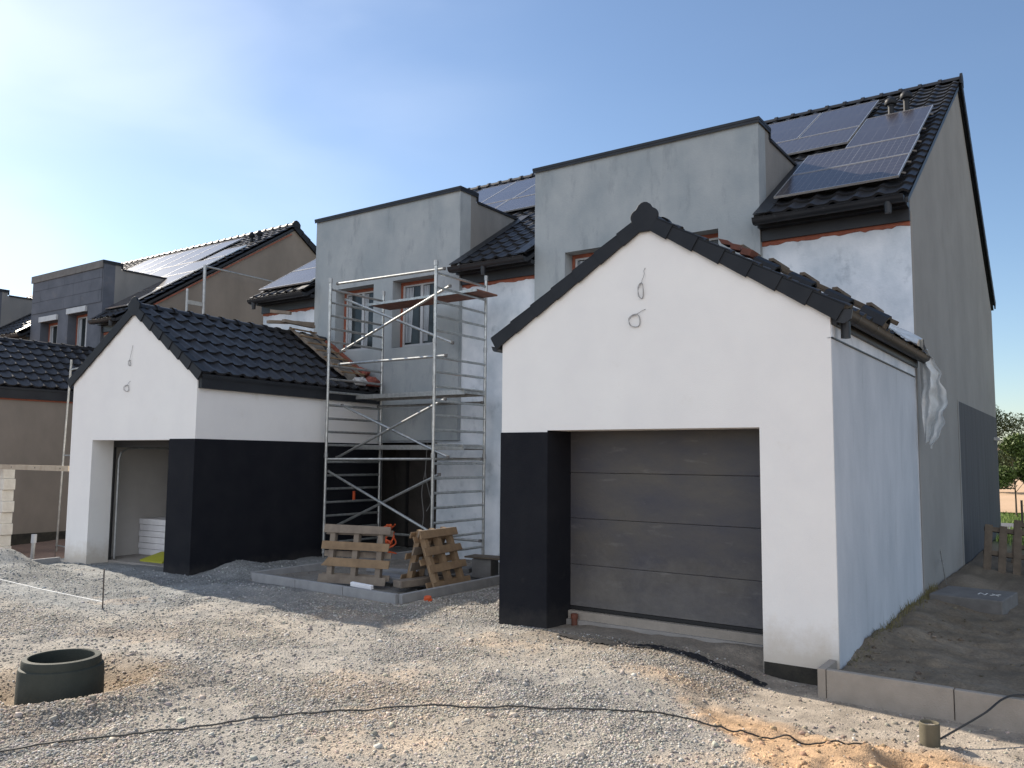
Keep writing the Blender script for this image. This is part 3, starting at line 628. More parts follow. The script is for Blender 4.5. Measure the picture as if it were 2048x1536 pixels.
# ------------------------------------------------------------------ house builder
def window(parent, x0, x1, z0, z1, y, seed=1, foam=True, glassonly=False):
    """window set in an opening; front of frame at y"""
    f_ = MB(); t = .055
    f_.prism((0, y, 0), (1, 0, 0), (0, 0, 1), rect(x0+.05, z0+.04, x1-.05, z1-.05), [rect(x0+.05+t, z0+.04+t, (x0+x1)/2-.035, z1-.05-t), rect((x0+x1)/2+.035, z0+.04+t, x1-.05-t, z1-.05-t)], .06)
    wf_ = f_.build('window', M['pvc'], parent)
    MB().box((x0+.1, y+.03, z0+.1), (x1-.1, y+.045, z1-.1)).build('pane', M['glass'], wf_)
    # loose protective film hanging in folds on both sashes
    r = random.Random(seed)
    for (a, b) in ((x0+.11, (x0+x1)/2-.04), ((x0+x1)/2+.04, x1-.11)):
        n = 10; vs = []; fs = []; split = r.uniform(.25, .6)
        for i_ in range(n+1):
            for j_ in range(5):
                xx = a+(b-a)*split*i_/n*(1-.25*j_/4*(1 if r.random() < .9 else 0)); vs.append((xx, y+.018+.008*math.sin(i_*1.9+j_*.6), z1-.12-(z1-z0-.26)*j_/4))
        for i_ in range(n):
            for j_ in range(4): fs.append((i_*5+j_, i_*5+j_+1, (i_+1)*5+j_+1, (i_+1)*5+j_))
        MB().add(vs, fs).build('protective_film', M['film'], wf_, smooth=True)
    if foam:
        MB().prism((0, y-.012, 0), (1, 0, 0), (0, 0, 1), rect(x0+.002, z0+.002, x1-.002, z1-.002), [rect(x0+.06, z0+.03, x1-.05, z1-.07)], .02).build('foam_seal', M['foam'], wf_)
    return wf_

def house(label, xr, yf, L, dep, zR, yR, zE, dt, wins, dorms, mats, zb=-.5, detail=True, group='semi detached houses under construction'):
    """xr,yf world position of front right corner; L length to the left; local x in [-L,0]; yR,zR ridge; dep depth"""
    t = thing('house', label, 'house', (xr, yf, 0), 0, group)
    mfront, mdorm, mgable, mcheek = mats; k = (zR-zE)/(yR+.25); ang = math.atan(k)
    zr_ = lambda y: zE+(y+.25)*k       # top of deck along front slope
    kb = (zR-5.93)/(dep-yR+.12)
    # lower front wall, set back from the dormers
    hol = [rect(a, zb+.1, b, c) for a, b, c in wins['porch']]
    lw = .10
    zt = zE-.18; zd = wins['dbot']; outl = [(-.002, zb), (-.002, zt)]
    for (a, b, wl) in sorted(dorms, reverse=True): outl += [(b+.001, zt), (b+.001, zd-.003), (a-.001, zd-.003), (a-.001, zt)]
    outl += [(-L+.002, zt), (-L+.002, zb)]
    MB().prism((0, lw, 0), (1, 0, 0), (0, 0, 1), outl, hol, .35).build('front_wall', mfront, t)
    # gables
    for gx_ in ((0, 1), (-L, -1)):
        pts = [(lw+.003, zb), (dep, zb), (dep, 5.72), (yR, zR-.16), (lw+.003, zE+.02)]
        if gx_[1] > 0: MB().prism((-.0, 0, 0), (0, 1, 0), (0, 0, 1), pts, [], .3).build('gable_wall', mgable, t)
        else: MB().prism((-L+.3, 0, 0), (0, 1, 0), (0, 0, 1), pts, [], .3).build('gable_wall', mgable, t)
    MB().box((-L, dep-.3, zb), (-.3, dep-.002, 5.7)).build('back_wall', mgable, t)
    # roof deck
    d = MB(); ov = .06
    e0 = (-.25, zE-.05); r0 = (yR, zR-.05); b0_ = (dep+.12, 5.93-.05)
    ybk = (dt-.15-zE)/k-.25; segs = []; xc = -L-ov
    for (a, b, wl) in dorms if dorms[0][0] < dorms[-1][0] else dorms[::-1]:
        segs += [(xc, a-.0, False), (a, b, True)]; xc = b
    segs.append((xc, ov, False))
    for (xa, xb_, isd) in segs:
        y0 = ybk if isd else -.25; es = (y0, zE-.05+(y0+.25)*k)
        d.prism((xb_-(.02 if xb_ > -.01 else 0), 0, 0), (0, 1, 0), (0, 0, 1), [es, (es[0], es[1]-.08), (r0[0], r0[1]-.085), (b0_[0], b0_[1]-.08), b0_, r0], [], xb_-xa-(.02 if xb_ > -.01 else 0))
    roof = d.build('roof', M['darkmetal'], t)
    sl = (yR+.25)/math.cos(ang)
    u = (1, 0, 0); s_ = (0, math.cos(ang), math.sin(ang)); o = (-L-ov, -.25, zE)
    nco = max(1, round(sl/.345)); co_ = sl/nco
    for (xa, xb_, isd) in segs:
        sk = int((ybk+.25)/math.cos(ang)/co_) if isd else 0
        tile_roof('tile_slope', Vector((xa, -.25, zE))+Vector(s_)*(sk*co_), u, s_, xb_-xa, sl-sk*co_, roof, co=co_)
    ab = math.atan(kb); tile_roof('tile_slope', (ov, dep+.12, 5.93), (-1, 0, 0), (0, -math.cos(ab), math.sin(ab)), L+2*ov, (dep+.12-yR)/math.cos(ab), roof)
    ridge_caps('ridge_tiles', (-L-ov, yR, zR+.03), (ov, yR, zR+.03), .12, roof, step=.38)
    lob = [(.16, -.12), (.17, .02), (.10, .11), (0, .15), (-.10, .11), (-.17, .02), (-.16, -.12), (0, -.08)]
    MB().prism((ov+.045, yR, zR+.03), (0, 1, 0), (0, 0, 1), lob, [], .04).build('ridge_end_cap', M['verge'], roof)
    # verge: stepped trims on both rakes at the right gable
    def rake(pa, pb, nst, h=.16):
        pa = Vector(pa); pb = Vector(pb); dd = (pb-pa); st_ = dd.length/nst; dd.normalize(); up_ = Vector((1, 0, 0)).cross(dd); up_ = up_ if up_.z > 0 else -up_
        for q in range(nst):
            a = pa+dd*(q*st_); b = pa+dd*((q+1)*st_+.02)
            m_ = MB(); m_.add([a-up_*h, b-up_*(h-.02), b+up_*.035, a+up_*.06, a-up_*h+Vector((.03, 0, 0)), b-up_*(h-.02)+Vector((.03, 0, 0)), b+up_*.035+Vector((.03, 0, 0)), a+up_*.06+Vector((.03, 0, 0))],
                             [(0, 3, 2, 1), (4, 5, 6, 7), (0, 1, 5, 4), (1, 2, 6, 5), (2, 3, 7, 6), (3, 0, 4, 7)]); yield m_
    for m_ in rake((ov+.005, dep+.12, 5.95), (ov+.005, yR, zR), 19): m_.build('verge_tile', M['verge'], roof)
    # dormers
    for (a, b, wl) in dorms:
        hs = [rect(c0, c1, c2, c3) for c0, c1, c2, c3 in wl]
        dm = MB().prism((0, 0, 0), (1, 0, 0), (0, 0, 1), rect(a, wins['dbot'], b, dt-.05), hs, .34).build('dormer', mdorm, t)
        yb = (dt-.15-zE)/k-.25
        for sx in (b, a+.3):
            MB().prism((sx, 0, 0), (0, 1, 0), (0, 0, 1), [(.34, zE-.6), (.34, dt-.05), (.52, dt-.05), (.52, dt-.20), (yb+.1, dt-.20), (yb+.1, dt-.5), (1.2, zE-.3)], [], .3).build('dormer_cheek', mcheek, dm)
        MB().box((b-.3+.301, .0+.002, zE-.6), (b+.004, .34, dt-.052)).build('corner_render', mcheek, dm) if False else None
        MB().box((a+.3, .34, dt-.40), (b-.3, yb+.4, dt-.34)).build('dormer_roof', M['darkmetal'], dm)
        cp = MB(); cp.box((a-.035, -.045, dt-.045), (b+.035, .36, dt+.0)); cp.box((b-.30, .361, dt-.045), (b+.035, .56, dt)); cp.box((a-.035, .361, dt-.045), (a+.30, .56, dt))
        cp.box((b-.02, .561, dt-.215), (b+.035, yb+.25, dt-.17)); cp.box((a-.035, .561, dt-.215), (a+.02, yb+.25, dt-.17))
        cp.box((b-.02, .53, dt-.17), (b+.03, .559, dt-.046))
        cp.box((a-.03, -.038, dt-.09), (b+.03, -.030, dt-.046)); cp.box((b+.024, -.03, dt-.09), (b+.031, .55, dt-.046))
        cp.build('coping', M['darkmetal'], dm)
        for w_ in wl: window(dm, *[w_[0], w_[2], w_[1], w_[3]], .27, seed=int(a*10+w_[0]*7))
        # flashing strips on the tiles beside the cheeks
        for xx in (b+.005, a-.255):
            fl = MB(); n_ = Vector((0, -math.sin(ang), math.cos(ang))); sv = Vector(s_); c0 = Vector((xx, -.25, zE))
            fl.obox(c0+sv*(yb+.2)/2/math.cos(ang)+Vector((.125, 0, 0))+n_*.075, (.125, 0, 0), sv*((yb+.3)/2/math.cos(ang)), n_*.006); fl.build('flashing', M['darkmetal'], roof)
    # eaves between dormers: fascia, gutter, foam strip
    xs = sorted([-L]+[v for dd_ in dorms for v in dd_[:2]]+[0])
    for q in range(0, len(xs), 2):
        a, b = xs[q], xs[q+1]; a2 = a+.002 if q else a-.0; b2 = b-.002
        MB().box((a2, -.12, zE-.13), (b2, lw-.002, zE-.05)).build('fascia', M['darkmetal'], roof)
        MB().box((a2, lw-.06, zE-.31), (b2, lw-.003, zE-.131)).build('fascia_board', M['darkmetal'], roof)
        fs_ = MB(); r = random.Random(q); n = max(4, int((b2-a2)/.06)); vs = []; 
        for i_ in range(n+1):
            xx = a2+(b2-a2)*i_/n; zz = zE-.37+.018*r.uniform(-1, 1); vs += [(xx, lw-.012, zz), (xx, lw-.014, zE-.305), (xx, lw+.02, zE-.305), (xx, lw+.02, zz)]
        fc = []
        for i_ in range(n):
            for a_, b_ in ((0, 1), (1, 2), (2, 3), (3, 0)): fc.append((i_*4+a_, i_*4+b_, (i_+1)*4+b_, (i_+1)*4+a_)[::-1])
        fs_.add(vs, fc).build('foam_strip', M['foam'], roof)
        gt = gutter('gutter', (a2, -.30, zE-.045), (b2, -.30, zE-.045), .085, (0, -1, 0), M['darkmetal'], roof, 3)
        mid = a2+(b2-a2)*(.46 if q == 2 else (.9 if q else .08))
        MB().tube([(mid, -.31, zE-.08), (mid, -.31, zE-.26)], [.055, .045], 12).build('gutter_outlet', M['darkmetal'], gt, smooth=True)
    # inner floor so nothing shines through
    MB().box((-L+.3, .46, 2.6), (-.3, dep-.3, 2.8)).build('floor_slab', M['floor'], t)
    return t, roof, o, u, s_, zr_

XR, YF, HL = 3.87, 4.48, 14.37
dorms = [(-12.43, -8.19, [(-12.43+.70, 4.22, -12.43+1.87, 5.64), (-10.0, 4.20, -8.83, 5.64)]), (-6.39, -2.14, [(-5.73, 4.2, -4.62, 5.66), (-3.95, 4.2, -2.82, 5.66)])]
h1, rf, ro_, ru, rs, zr = house('pale grey two dormer house behind the scaffold and both white garages', XR, YF, HL, 11.5, 9.80, 6.24, 5.66, 7.36,
    dict(porch=[(-10.7, -8.78, 2.225)], dbot=2.26), dorms, (M['walllight'], M['wallgrey'], M['gable'], M['cheek']))
# porch recess
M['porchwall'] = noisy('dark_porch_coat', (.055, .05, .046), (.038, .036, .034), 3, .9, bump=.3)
ps = thing('porch', 'dark entrance recess behind the scaffold with a brown door', 'porch', (XR-10.7, YF, 0))
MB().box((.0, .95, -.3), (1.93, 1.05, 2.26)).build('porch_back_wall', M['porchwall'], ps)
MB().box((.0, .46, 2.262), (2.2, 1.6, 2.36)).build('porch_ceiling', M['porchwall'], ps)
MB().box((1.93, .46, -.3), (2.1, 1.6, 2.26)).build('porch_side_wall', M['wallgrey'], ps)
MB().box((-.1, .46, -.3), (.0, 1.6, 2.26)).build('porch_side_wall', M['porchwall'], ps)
dr2 = MB().box((.45, .905, .0), (1.35, .945, 2.1)).build('front_door', noisy('brown_door', (.07, .06, .055), (.045, .04, .037), 3, .5), ps)
MB().box((1.26, .85, .98), (1.285, .904, 1.12)).build('door_handle', M['alu'], dr2)
MB().prism((0, .89, 0), (1, 0, 0), (0, 0, 1), rect(.37, 0, 1.43, 2.18), [rect(.45, .01, 1.35, 2.1)], .04).build('door_frame', M['rubber'], dr2)
MB().box((1.66, .86, .0), (1.70, .949, 1.5)).build('orange_trim', M['redbrown'], ps)
# recessed graphite boards on the gable, with its thin reveal
gb = MB(); gb.box((.002, 4.43, -.3), (.006, 11.49, 3.03)); gb.build('graphite_cladding', M['gabledark'], h1)
MB().box((.0021, 4.30, -.3), (.010, 4.43, 3.05)).build('cladding_edge', M['gable'], h1)
MB().box((.002, .103, -.2), (.009, .22, 5.5)).build('corner_strip', mat('corner_bead_render', (.26, .25, .235), .9), h1)
MB().box((.006, 10.6, 2.45), (.12, 10.9, 2.52)).build('wall_bracket', M['galv'], h1)
# smudges of plaster on the wall top left of the dormers: vents through the roof
def px_(X): return X-(XR-HL-.06)     # world x -> along-roof
def vent(x, s, parent, h=.42):
    p = Vector(ro_)+Vector(ru)*x+Vector(rs)*s; m_ = MB()
    prof = [(.055, 0), (.055, h*.55), (.062, h*.56), (.062, h*.62), (.10, h*.66), (.115, h*.74), (.10, h*.86), (.06, h*.96), (0.001, h)]
    m_.lathe(p+Vector((0, 0, .02)), prof, 16); m_.build('vent_pipe', M['verge'], parent, smooth=True)
vent(px_(2.94), 5.32, rf, .42); vent(px_(3.19), 5.5, rf, .45)
for x0, s0, k_ in ((.17, 4.66, 'P'), (1.35, 4.66, 'P'), (-1.0, 4.66, 'P')): panel(ro_, ru, rs, px_(x0), s0, 1.15, 2.22, 'P', rf)
for x0 in (.70, -1.13): panel(ro_, ru, rs, px_(x0), 3.44, 1.80, 1.18, 'L', rf)
panel(ro_, ru, rs, px_(2.57), 2.86, 1.15, 2.16, 'P', rf, lift=.15)
for s0 in (1.64, .42): panel(ro_, ru, rs, px_(1.95), s0, 1.80, 1.18, 'L', rf, lift=.15)
for q in range(4):
    panel(ro_, ru, rs, px_(-7.95+q*1.18), 4.70, 1.15, 2.2, 'P', rf)
for q in range(3): panel(ro_, ru, rs, px_(-7.5+q*1.84), 3.42, 1.80, 1.22, 'L', rf)
for q, s0 in enumerate((.22, 1.42, 2.62)): panel(ro_, ru, rs, px_(-10.40), s0, 1.80, 1.17, 'L', rf)
panel(ro_, ru, rs, px_(-10.40), 3.85, 1.15, 2.2, 'P', rf)

# neighbour pair at the left
def nhouse():
    global nh
    XN, YN = -16.25, 4.55
    dn = [(-4.75, -.62, [(-4.10, 4.0, -3.20, 5.42), (-2.72, 4.0, -1.80, 5.60)])]
    return None
XN, YN = -16.05, 4.2
dz_ = [(-5.42, -1.2, [(-4.78, 4.5, -3.70, 6.0), (-3.1, 4.5, -1.98, 6.1)]), (-12.6, -8.35, [(-12.0, 4.1, -11.0, 5.6), (-10.2, 4.1, -9.2, 5.6)])]
nh, nrf, no_, nu, ns_, _ = house('dark insulated house with brown gable in the background at the left', XN, YN, 14.4, 11.5, 9.72, 5.85, 5.72, 7.52,
    dict(porch=[(-11.0, -9.4, 2.2)], dbot=2.3), dz_, (M['brown'], M['epsgrey'], M['brown'], M['cheek']))
for (xx, zz) in ((-4.80, 6.0), (-3.12, 6.1)):
    MB().box((xx, -.06, zz-.0), (xx+1.1, .05, zz+.16)).build('shutter_box', M['pvc'], nh)
# orange sealing line under the gable rake
kk = (9.72-5.72)/(5.85+.25)
MB().bar((.03, .2, 5.72+.45*kk-.22), (.03, 5.7, 5.72+5.95*kk-.22), .03, .07, (1, 0, 0)).build('foam_strip', M['foam'], nh)
for a in range(4):
    for b in range(3):
        if a*1.85 < 13 and not (b == 0 and a > 9): pass
def npn(x, s, w_, h_, k_): panel(no_, nu, ns_, x-(-14.4-.06), s, w_, h_, k_, nrf)
for q in range(5): npn(-1.9-1.0-q*1.16, 4.35, 1.13, 2.15, 'P')
for q in range(3): npn(-2.6-1.0-q*1.82, 3.1, 1.79, 1.2, 'L')
for s0 in (.5, 1.75, 3.0): npn(-1.85, s0, 1.78, 1.2, 'L')
npn(-1.85+.65, 4.25, 1.13, .9, 'L')
for x in (-.75, -.35): 
    p = Vector(no_)+Vector(nu)*(14.46+x)+Vector(ns_)*5.9
    MB().lathe(p, [(.055, 0), (.055, .2), (.10, .24), (.11, .3), (.06, .38), (.001, .4)], 14).build('vent_pipe', M['verge'], nrf, smooth=True)
# insulation boards on the neighbour's dormer, laid as separate slabs with open joints
for di, (a, b, wl) in enumerate(dz_):
    for row in range(3):
        z0 = 6.3+row*.36; off = .45 if row % 2 else 0; x = a+.04-off
        while x < b-.04:
            x1 = min(x+1.0, b-.04); xa = max(x, a+.04)
            if x1-xa > .08: MB().box((xa+.004, -.02, z0+.004), (x1-.004, -.0015, min(z0+.356, 7.38))).build('insulation_board', M['epsgrey'], nh)
            x += 1.0
    MB().box((a-.02, -.05, 7.30), (b+.0, -.021, 7.50)).build('parapet_board', M['block'], nh)

# ------------------------------------------------------------------ scaffold
SX1, SX2, SY1, SY2, SZ = -6.12, -3.44, 2.74, 4.20, 5.33
sc = thing('scaffold_tower', 'tall aluminium scaffold tower standing against the grey house wall', 'scaffold', (SX1, SY1, 0))
off = (SX1, SY1, 0); LX = SX2-SX1; LY = SY2-SY1
for X in (0, LX):
    for (za, zb_) in ((.1, 1.95), (1.95, 3.95), (3.95, SZ)):
        f_ = MB().tube([(X, .025, za+.19), (X, LY-.025, za+.19)], .023, 8).build('ladder_frame', M['alu'], sc, smooth=True)
        for Y in (0, LY): MB().tube([(X, Y, za+.01), (X, Y, zb_-.002)], .029, 12).build('post', M['alu'], f_, smooth=True)
        z = za+.19+.2545
        while z < zb_-.03:
            MB().tube([(X, .025, z), (X, LY-.025, z)], .023, 8).build('rung', M['alu'], f_, smooth=True); z += .2545
        for Y in (0, LY):
            MB().lathe((X, Y, zb_-.05), [(.030, 0), (.038, .005), (.038, .09), (.030, .095)], 12).build('joint_collar', M['galv'], f_, smooth=True)
for X in (0, LX):
    for Y in (0, LY):
        MB().lathe((X, Y, 0), [(.001, .0), (.07, .0), (.07, .012), (.014, .013), (.014, .10), (.03, .10), (.03, .13), (.001, .131)], 14).build('base_jack', M['galv'], sc, smooth=True)
def brace(a, b, nm='brace'):
    a = Vector(a)-Vector(off); b = Vector(b)-Vector(off); m_ = MB().tube([a, b], .025, 8).build(nm, M['alu'], sc, smooth=True)
    for p in (a, b): MB().obox(p+Vector((0, .0, 0)), (.026, 0, 0), (0, .024, 0), (0, 0, .028)).build('brace_clamp', M['block'], m_, bevel=.008)
brace((SX1, 3.06, 3.98), (SX2+.02, 3.10, 4.98)); brace((SX1, 3.16, 5.02), (SX2, 3.22, 3.97)); brace((SX1, 3.02, 3.72), (SX2, 3.04, 3.72)); brace((SX1, 2.92, 5.30), (SX2, 2.96, 5.27), 'guard_rail')
brace((SX1, 3.12, 2.92), (SX2, 3.14, 1.93)); brace((SX1, 3.02, 1.90), (SX2, 3.04, 2.95)); brace((SX1, 2.81, 1.64), (SX2, 2.78, .62)); brace((SX1, 2.90, .55), (SX2, 2.91, 1.63)); brace((SX1, 2.76, 1.87), (SX2, 4.11, 1.90))
brace((SX1, 4.12, 2.95), (SX2, 4.12, 2.95), 'guard_rail'); brace((SX1, 4.1, .4), (SX2, 4.1, .4), 'guard_rail')
def platform(x0, x1, y0, y1, z, m1):
    a = (x0-off[0], y0-off[1]); b = (x1-off[0], y1-off[1])
    d_ = MB().box((a[0]+.03, a[1]+.032, z), (b[0]-.03, b[1]-.032, z+.015)).build('platform', m1, sc)
    for yy in (a[1], b[1]-.03): MB().box((a[0], yy, z-.055), (b[0], yy+.03, z+.03)).build('side_rail', M['alu'], d_)
    for xx in (a[0], b[0]-.03): MB().box((xx, a[1]+.031, z-.04), (xx+.03, b[1]-.031, z+.012)).build('end_rail', M['alu'], d_)
platform(SX1-.02, SX2+.06, 3.50, 4.12, 3.12, M['deck']); platform(SX1-.02, SX2+.06, 3.50, 4.12, 2.12, M['deck'])
pl = thing('scaffold_plank', 'reddish wooden plank laid across the top rungs of the scaffold', 'plank', (-5.85, 3.50, 4.93))
MB().box((0, 0, 0), (2.74, .62, .03)).build('board', M['deck'], pl); MB().box((-.0, -.022, -.01), (2.74, -.001, .035)).build('edge_rail', M['alu'], pl)

# ------------------------------------------------------------------ pallets
def make_pallet(label, loc, rotz, tilt, m1, m2, group='wooden pallets around the terrace', Wd=1.42, Ht=.84, broken=False, up_x=False, lowboards=True):
    """pallet standing on its edge: width Wd along x, height Ht along z, leaning back by tilt"""
    t = thing('pallet', label, 'pallet', loc, rotz, group); t.rotation_euler = (tilt, 0, rotz)
    n = 4; bh = .118; r = random.Random(str(loc))
    for q in range(n):
        z = q*(Ht-bh)/(n-1); w0 = r.uniform(-.03, .03)
        if lowboards: MB().prism((w0, -.0, z), (1, 0, 0), (0, 0, 1), [(0, .0), (Wd, r.uniform(-.012, .012)), (Wd+r.uniform(-.02, .02), bh*.95), (.02*r.random()+(.10 if broken and q == 1 else 0), bh+r.uniform(-.01, .01))], [], .022).build('deck_board', (M['woodgrey'] if (broken and q in (0, 3)) else m1), t, bevel=.003)
    for q in range(3):
        x = .16+q*(Wd-.32-.0)/2-.04
        MB().box((x+.0, .024, .01), (x+.085, .115, Ht-.015)).build('stringer', m2, t, bevel=.003)
    for q in range(3):
        z = .06+q*(Ht-.2)/2; MB().box((0, .117, z), (Wd, .138, z+.09)).build('back_board', m2, t, bevel=.003)
    return t
make_pallet('weathered pallet standing on edge before the left scaffold leg', (-3.78, .52, .04), R(18), R(-9), M['wood'], M['woodgrey'], broken=True, Wd=1.12, Ht=.86)
make_pallet('upright pallet forming the front face of the A shape', (-1.86, 1.00, .03), R(97), R(-20), M['wood'], M['wood'], Wd=1.0, Ht=.88)
make_pallet('pallet leaning from behind to close the A shape', (-2.42, 1.0, .03), R(97), R(14), M['woodgrey'], M['wood'], Wd=.95, Ht=.84)
for q, (lx, ly, lz, rz, wd, lab) in enumerate(((4.18, 8.6, -.12, 12, 1.25, 'nearer dark pallet leaning by the gable at the far right'), (4.5, 9.9, -.1, 5, 1.25, 'farther dark pallet standing behind the concrete block'))):
    tt = thing('pallet', lab, 'pallet', (lx, ly, lz), R(rz), 'pallets stood beside the gable wall'); tt.rotation_euler = (R(-14), R(6), R(rz))
    for k_ in range(6): MB().box((k_*.225, 0, 0), (k_*.225+.12, .022, .98)).build('deck_board', M['wooddark'], tt)
    for k_ in range(3): MB().box((0, .024, .03+k_*.42), (wd, .11, .11+k_*.42)).build('stringer', M['wooddark'], tt)

# ------------------------------------------------------------------ kerbs
def kerb(p0, p1, z1, h, m, label, group, w_=.065, seg=1.0):
    p0 = Vector(p0); p1 = Vector(p1); d = p1-p0; n = max(1, round(d.length/seg)); d = d/n; nn = d.length; dn = d.normalized(); sd_ = Vector((-dn.y, dn.x))
    for q in range(n):
        a = p0+d*q; L_ = nn-.006; m_ = MB()
        c = a+dn*(L_/2)
        m_.obox((dn.x*L_/2+sd_.x*w_/2, dn.y*L_/2+sd_.y*w_/2, -h/2), (dn.x*L_/2, dn.y*L_/2, 0), (sd_.x*w_/2, sd_.y*w_/2, 0), (0, 0, h/2))
        o = m_.build('kerb_stone', m, None, bevel=.008); o.location = (a.x, a.y, z1+.004*random.uniform(-1, 1)); o.rotation_euler = (0, 0, R(random.uniform(-.3, .3)))
        tag(o, label[q] if isinstance(label, list) else label, 'kerb stone', group)
ordn = ['first', 'second', 'third', 'fourth', 'fifth', 'sixth', 'seventh', 'eighth']
kerb((-1.83, .21), (-5.0, .33), .10, .3, M['concrete'], ['grey kerb stone of the terrace edge facing the yard, %s from its outer corner' % ordn[q] for q in range(6)], 'kerb edging round the terrace')
kerb((-1.76, .20), (-1.80, 4.2), .10, .3, M['concrete'], ['kerb stone on the terrace side towards the right garage, %s from the corner' % ordn[q] for q in range(8)], 'kerb edging round the terrace')
kerb((-5.08, .35), (-5.10, 4.3), .10, .3, M['concrete'], ['kerb stone on the terrace side towards the left garage, %s from the front' % ordn[q] for q in range(8)], 'kerb edging round the terrace')
kerb((3.86, -.42), (10.9, -.47), .085, .40, M['sandconcrete'], ['sandy kerb stone holding the dirt bank, %s from the garage corner' % ordn[q] for q in range(8)], 'kerb holding the dirt bank', seg=1.08)
kerb((3.855, -.425), (3.855, -.012), .09, .40, M['sandconcrete'], 'short kerb stone butting against the corner of the right garage', 'kerb holding the dirt bank', w_=.07)
kerb((-9.66, -.40), (-9.40, -4.2), .06, .3, M['concrete'], ['low kerb stone left of the left garage, %s from the garage wall' % ordn[q] for q in range(6)], 'kerb between the two yards')

# ------------------------------------------------------------------ small things in the yard
rg = thing('concrete_ring', 'dark greenish concrete well ring standing in the gravel', 'well ring', (RING[0], RING[1], 0))
MB().lathe((0, 0, -.4), [(.265, 0), (.336, 0), (.322, .56), (.317, .575), (.300, .582), (.300, .63), (.292, .645), (.255, .648), (.248, .64), (.245, .2)], 64).build('wall', M['ring'], rg, smooth=True)
MB().lathe((0, 0, -.35), [(.001, .0), (.26, .0)], 40).build('bottom', M['rubber'], rg)
rod = MB().tube([(0, 0, -.2), (-.01, .0, .50)], .0085, 8).build('marker_rod', M['steel'], None); rod.location = (-4.285, -2.506, 0); tag(rod, 'thin dark steel rod stuck upright in the gravel', 'rod')
sg = MB().tube([(-4.285, -2.506, .10), (-6.0, -2.46, .09), (-8.6, -2.38, .11)], .004, 5); so_ = sg.build('marking_string', M['string'], None); tag(so_, 'white string stretched low from the steel rod to the left', 'string')
cab_px = [(-.3, -6.4), (.06, -5.54), (.22, -5.2), (.36, -4.91), (.50, -4.62), (.64, -4.36), (.82, -4.02), (1.02, -3.72), (1.3, -3.38), (1.6, -3.13), (2.0, -2.85), (2.38, -2.62), (2.68, -2.42), (2.96, -2.26), (3.25, -2.10), (3.55, -2.05), (3.8, -1.98), (4.06, -1.89), (4.36, -1.78), (4.5, -1.74)]
def smooth_path(pp, n=5):
    out = []
    for i_ in range(len(pp)-1):
        p0 = pp[max(i_-1, 0)]; p1 = pp[i_]; p2 = pp[i_+1]; p3 = pp[min(i_+2, len(pp)-1)]
        for q in range(n):
            t = q/n; out.append(tuple(.5*((2*p1[d])+(-p0[d]+p2[d])*t+(2*p0[d]-5*p1[d]+4*p2[d]-p3[d])*t*t+(-p0[d]+3*p1[d]-3*p2[d]+p3[d])*t**3) for d in range(len(p1))))
    out.append(pp[-1]); return out
cp_ = smooth_path(cab_px, 12); mb = MB().tube([(x+.002*random.uniform(-1, 1), y, float(gz(x, y))+.016) for x, y in cp_], .0065, 6); co_ = mb.build('ground_cable', M['blackcable'], None, smooth=True); tag(co_, 'long black cable lying across the gravel and sand', 'cable')
# short pipe stub with its cable
pb = thing('pipe_stub', 'short sandy pipe stub sticking out by the right kerb', 'pipe', (4.80, -1.22, -.2))
MB().lathe((0, 0, 0), [(.070, 0), (.070, .205), (.064, .21), (.060, .205), (.058, .05)], 28).build('tube', noisy('dusty_pipe', (.13, .115, .08), (.09, .08, .055), 6, .85), pb, smooth=True)
MB().lathe((0, 0, .185), [(.001, 0), (.0595, 0)], 20).build('sand_fill', M['sandconcrete'], pb)
c2 = MB().tube(smooth_path([(4.87, -1.2, -.10), (5.0, -.95, -.04), (5.12, -.72, .02), (5.22, -.52, .09), (5.34, -.40, .11), (5.7, -.3, .12)]), .0085, 6).build('pipe_cable', M['blackcable'], None, smooth=True); tag(c2, 'dark cable running from the pipe stub up over the right kerb', 'cable')
# orange cap
cap = MB().lathe((0, 0, 0), [(.001, .05), (.045, .05), (.05, .045), (.05, .012), (.062, .01), (.062, 0), (.001, 0)], 20).build('drain_plug', M['orange'], None, smooth=True); cap.location = (-1.50, .42, .02); cap.rotation_euler = (.2, .1, 0); tag(cap, 'small orange pipe cap lying by the terrace kerb', 'pipe cap')
st1 = MB().lathe((0, 0, -.1), [(.036, 0), (.036, .15), (.045, .152), (.045, .20), (.038, .205), (.034, .1)], 18).build('drain_pipe', M['redbrown'], None, smooth=True); st1.location = (.79, .40, .0); tag(st1, 'short red brown drain pipe at the foot of the closed door', 'pipe')
# studded membrane strip at the door
n = 60; vs = []; fs = []
for i_ in range(n+1):
    for j_ in range(8):
        x = .95+i_*2.35/n; y = -.14-.13*j_/7-.05*math.sin(i_*.12)+(-.10*i_/n); vs.append((x, y, float(gz(x, y))+.004+(.010 if (i_+j_) % 2 else 0)+.006*math.sin(i_*.5)))
for i_ in range(n):
    for j_ in range(7): fs.append((i_*8+j_, i_*8+j_+1, (i_+1)*8+j_+1, (i_+1)*8+j_))
mo = MB().add(vs, fs).build('studded_membrane', mat('black_membrane', (.02, .02, .022), .9, 0, .15), None); tag(mo, 'strip of black studded membrane half buried before the closed garage door', 'membrane')
